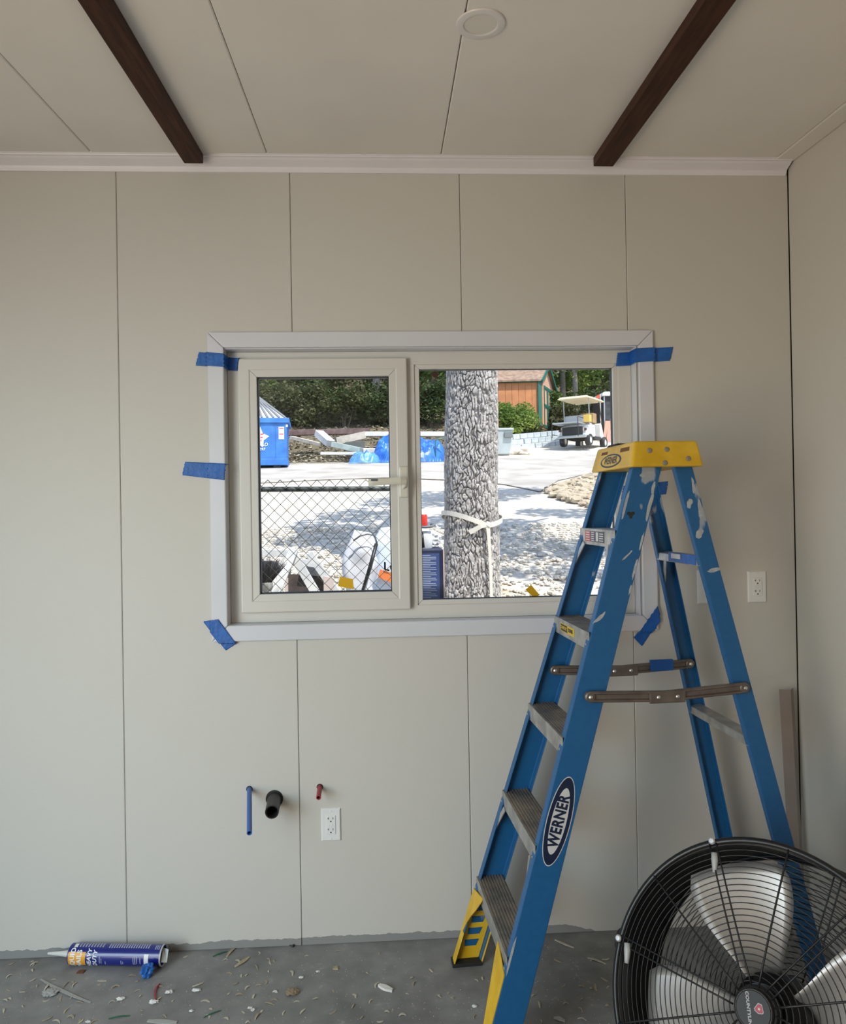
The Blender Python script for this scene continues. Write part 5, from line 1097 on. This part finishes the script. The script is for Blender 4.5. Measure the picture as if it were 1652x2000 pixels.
MB().sweep([(-.02, 0, hz2), (-.14, .05, hz2 - .06), (-.17, .0, hz2 - .22), (-.10, .03, hz2 - .36), (-.07, 0, hz2 - .18), (-.02, 0, hz2 - .12)], [(-.02, .02, hz2), (-.14, .07, hz2 - .06), (-.17, .02, hz2 - .22), (-.10, .05, hz2 - .36), (-.07, .02, hz2 - .18), (-.02, .02, hz2 - .12)]).build('flag', M('flag_red', (.70, .07, .04), .6), fo2)

# ---- enclosed cart at the edge of the pane, panels leaning in front of it
ep = at(1200, 862, 31.0); eo = thing('enclosed_cart', (ep.x + .6, 31.0, gz(ep.x, 31.0)), 'dark mesh enclosed utility cart with white roof at the pane edge', 'cart'); ehz = at(1200, 768, 31.0).z - eo.location.z; lx = at(1168, 800, 31.0).x - eo.location.x
MB().hexa([(lx, -.6, ehz - .20), (lx + 2.4, -.6, ehz - .20), (lx + 2.4, 1.4, ehz - .20), (lx, 1.4, ehz - .20)], [(lx + .12, -.5, ehz), (lx + 2.4, -.5, ehz), (lx + 2.4, 1.2, ehz), (lx + .12, 1.2, ehz)]).build('roof', M('roof_white', (.66, .69, .70), .4), eo, bevel=.05, seg=3)
MB().box(lx + .1, lx + 2.3, -.45, 1.2, .35, ehz - .2).build('mesh_enclosure', M('dark_mesh', (.035, .037, .042), .6, var=.5, vs=5), eo)
for x in (lx + .12, lx + 1.2): MB().tube([(x, -.5, .1), (x, -.5, ehz - .18)], .03, 8).build('post', M('cart_steel', ()), eo)
for x in (lx + .5, lx + 2.0): MB().lathe([(.0001, -.1), (.24, -.1), (.28, -.05), (.28, .05), (.24, .1), (.0001, .1)], (x, -.2, .28), (1, 0, 0), 20).build('wheel', blk2, eo)
for px, pxb, pyt, w_, m_, lb in ((1188, 1183, 822, .26, M('terracotta_panel', (.55, .26, .18), .7), 'tall terracotta panel leaning behind the golf cart'), (1191, 1189, 838, .22, M('brown_panel', (.42, .22, .17), .7), 'shorter brown panel leaning beside the terracotta one'), (1198, 1200, 818, .26, M('pale_panel', (.62, .68, .72), .6), 'pale blue-grey panel leaning at the pane edge')):
    Y_ = 29.9 - (.12 if 'brown' in lb else 0); a = at(pxb, 862, Y_); g_ = gz(a.x, Y_); t_ = at(px, pyt, Y_ + .3) - V((a.x, Y_, g_)); o = MB().hexa([(-w_ / 2, 0, 0), (w_ / 2, 0, 0), (w_ / 2, .05, 0), (-w_ / 2, .05, 0)], [t_ + V((-w_ / 2, 0, 0)), t_ + V((w_ / 2, 0, 0)), t_ + V((w_ / 2, .05, 0)), t_ + V((-w_ / 2, .05, 0))]).build('leaning_panel', m_); o.location = (a.x, Y_, g_); tag(o, lb, 'panel', 'panels leaning by the carts')

# ---- shrubs and woodland
def bush(name, px, py, Y, W_, H, m, label, seed, n=2600, size=.07, cat='shrub', trunk=True, group=None):
    p = at(px, py, Y); g_ = gz(p.x, Y); o = thing(name, (p.x, Y, g_), label, cat, group); R = random.Random(seed)
    cs_ = [(R.uniform(-W_, W_) * .7, R.uniform(-W_, W_) * .5, H * R.uniform(.15, .85), W_ * R.uniform(.35, .6)) for _ in range(12)]
    leaf_cloud('foliage', o, m, cs_, n, size, seed, .85)
    if trunk:
        for k in range(3): MB().tube([(R.uniform(-.1, .1), R.uniform(-.1, .1), -.1), (R.uniform(-.3, .3) * W_, 0, H * .4), (R.uniform(-.5, .5) * W_, 0, H * .75)], [.05, .035, .012], 6).build('stem', barkd, o)
    return o
barkd = M('dark_bark', (.10, .08, .06), .9, var=.25, vs=5)
bush('shrub', 1012, 836, 30.6, 1.0, 1.55, brightl, 'bright green shrub growing in front of the shed wall', 1, 3200, .075)
bush('shrub', 1034, 838, 30.4, .55, .9, dullg, 'low olive shrub at the shed corner', 2, 1600, .06)
bush('shrub', 994, 838, 30.0, .6, 1.0, brightl, 'leafy green shrub between the trash bin and the shed', 3, 1600, .07)
def wood_tree(px, Y, H, W_, m, label, seed, n, size, zlo=.02, lean=0.0, trunk_r=.16):
    p = at(px, 800, Y); g_ = gz(p.x, Y); o = thing('woodland_tree', (p.x, Y, g_), label, 'tree', 'trees on the wooded slope'); R = random.Random(seed)
    MB().tube([(0, 0, -.3), (lean * .3, 0, H * .35), (lean, 0, H * .8)], [trunk_r, trunk_r * .8, trunk_r * .3], 8).build('trunk', barkd if seed % 3 else M('grey_bark', (.30, .27, .24), .9, var=.2, vs=5), o, smooth=True)
    cs_ = [(lean * .6 + R.uniform(-W_, W_) * .8, R.uniform(-W_, W_) * .6, H * R.uniform(zlo, .95), W_ * R.uniform(.30, .55)) for _ in range(22)]
    leaf_cloud('foliage', o, m, cs_, n, size, seed + 50, .8); return o
for i, (px, Y, W_, H, m_, lb) in enumerate([(505, 31.5, 1.3, 2.0, dullg, 'olive bush right behind the dumpster lid edge'), (548, 31.8, 1.2, 1.9, cedarl, 'dark bush behind the dumpster corner'), (590, 31.2, 1.2, 1.8, dullg, 'olive bush above the tan board'), (632, 31.6, 1.2, 1.9, cedarl, 'dark bush above the short white board'), (674, 31.0, 1.2, 1.7, dullg, 'olive bush above the maroon board end'), (712, 31.5, 1.1, 1.7, cedarl, 'dark bush above the tarp heap, beside the leaning trunk'), (752, 31.2, 1.1, 1.8, cedarl, 'dark bush above the tarp heap next to the sash stile'), (800, 31.6, 1.2, 2.0, cedarl, 'dark bush behind the window mullion'), (838, 31.0, 1.2, 2.1, cedarl, 'dark bush above the tarp, beside the oak trunk'), (1100, 33.5, 1.0, 1.3, dullg, 'low bush behind the golf cart'), (1150, 33.8, 1.2, 1.6, cedarl, 'dark bush behind the golf cart roof posts'), (1085, 34.5, 1.0, 1.8, oakl, 'green bush beside the shed doors')]):
    bush('shrub', px, 840, Y, W_, H, m_, lb, 60 + i, 2600, .085)
wood_tree(470, 33.5, 6.5, 2.3, brightl, 'yellow-green tree above the dumpster lid', 1, 5200, .10)
wood_tree(548, 34.5, 7.0, 2.3, cedarl, 'dark cedar behind the dumpster corner', 2, 6500, .10)
wood_tree(610, 35.5, 7.0, 2.3, dullg, 'olive green cedar above the maroon board', 3, 6000, .10)
wood_tree(668, 35.0, 7.5, 2.2, cedarl, 'dark cedar in the middle of the sliding pane', 4, 6000, .10, .10)
wood_tree(728, 33.0, 7.5, 2.0, cedarl, 'dark cedar with leaning grey trunk behind the sash stile', 6, 3600, .10, .30, .9, .20)
wood_tree(790, 36.0, 7.5, 2.2, dullg, 'olive tree behind the window mullion', 7, 5000, .10)
wood_tree(846, 33.5, 7.0, 1.7, brightl, 'green broadleaf tree beside the oak trunk in the fixed pane', 8, 4200, .10, .25)
wood_tree(880, 38.0, 8.0, 2.5, cedarl, 'dark tree hidden mostly behind the oak trunk', 9, 5000, .11)
wood_tree(1000, 41.0, 9.0, 3.0, brightl, 'leafy tree showing above the shed roof', 10, 5000, .12, .2)
wood_tree(1100, 36.5, 8.5, 2.3, brightl, 'bright broadleaf tree behind the shed doors', 12, 6000, .11, .12)
wood_tree(1124, 35.0, 8.0, 1.2, oakl, 'slim tree with a pale trunk above the golf cart', 15, 2200, .10, .3)
wood_tree(1160, 38.0, 9.0, 2.8, oakl, 'dark green broadleaf tree above the golf cart roof', 14, 6500, .11)
wood_tree(1215, 39.0, 9.0, 2.8, dullg, 'dusty green tree above the enclosed cart', 16, 6500, .11)
wood_tree(1290, 40.0, 9.0, 3.0, cedarl, 'dark tree beyond the far casing, past the enclosed cart', 17, 4000, .12)
for i, (px, Y, m_) in enumerate([(560, 44, cedarl), (640, 46, dullg), (720, 45, cedarl), (810, 46, cedarl), (960, 48, oakl), (1060, 48, dullg), (1150, 47, cedarl), (1230, 48, oakl), (490, 44, dullg)]):
    wood_tree(px, Y, 9.5, 3.6, m_, ['tall dark tree at the back, above the dumpster', 'tall dusty tree at the back, above the boards', 'tall dark tree at the back, above the heaped tarp', 'tall dark tree at the back, behind the mullion', 'tall oak at the back, above the shed roof ridge', 'tall dusty tree at the back, over the shed doors', 'tall dark tree at the back, over the golf cart', 'tall oak at the back, over the enclosed cart', 'tall dusty tree at the back, beyond the dumpster lid'][i], 30 + i, 5200, .15, .0)

# leaf litter over the shaded slope behind the drive
mb = MB(); R5 = random.Random(21)
for k in range(9000):
    y = R5.uniform(22.3, 33); x = R5.uniform(-.30 * y, .42 * y); 
    if x > 2.6 and y < 31.2 + R5.random(): continue
    g_ = gz(x, y) + .02; s = R5.uniform(.04, .11); a = R5.uniform(0, 6.3); c, sn = math.cos(a) * s, math.sin(a) * s; h = R5.uniform(.0, .09)
    mb.add([(x - c, y - sn, g_), (x + sn * .6, y - c * .6, g_ + h), (x + c, y + sn, g_ + h * .4), (x - sn * .6, y + c * .6, g_ + h * .2)], [(0, 1, 2), (0, 2, 3)])
tag(mb.build('leaf_litter', M('litter_leaf', (.12, .095, .05), .9, var=.3, vs=1.5, c2=(.40, .36, .26))), 'dry leaves and twigs covering the slope behind the drive', 'leaves', None, 'stuff')
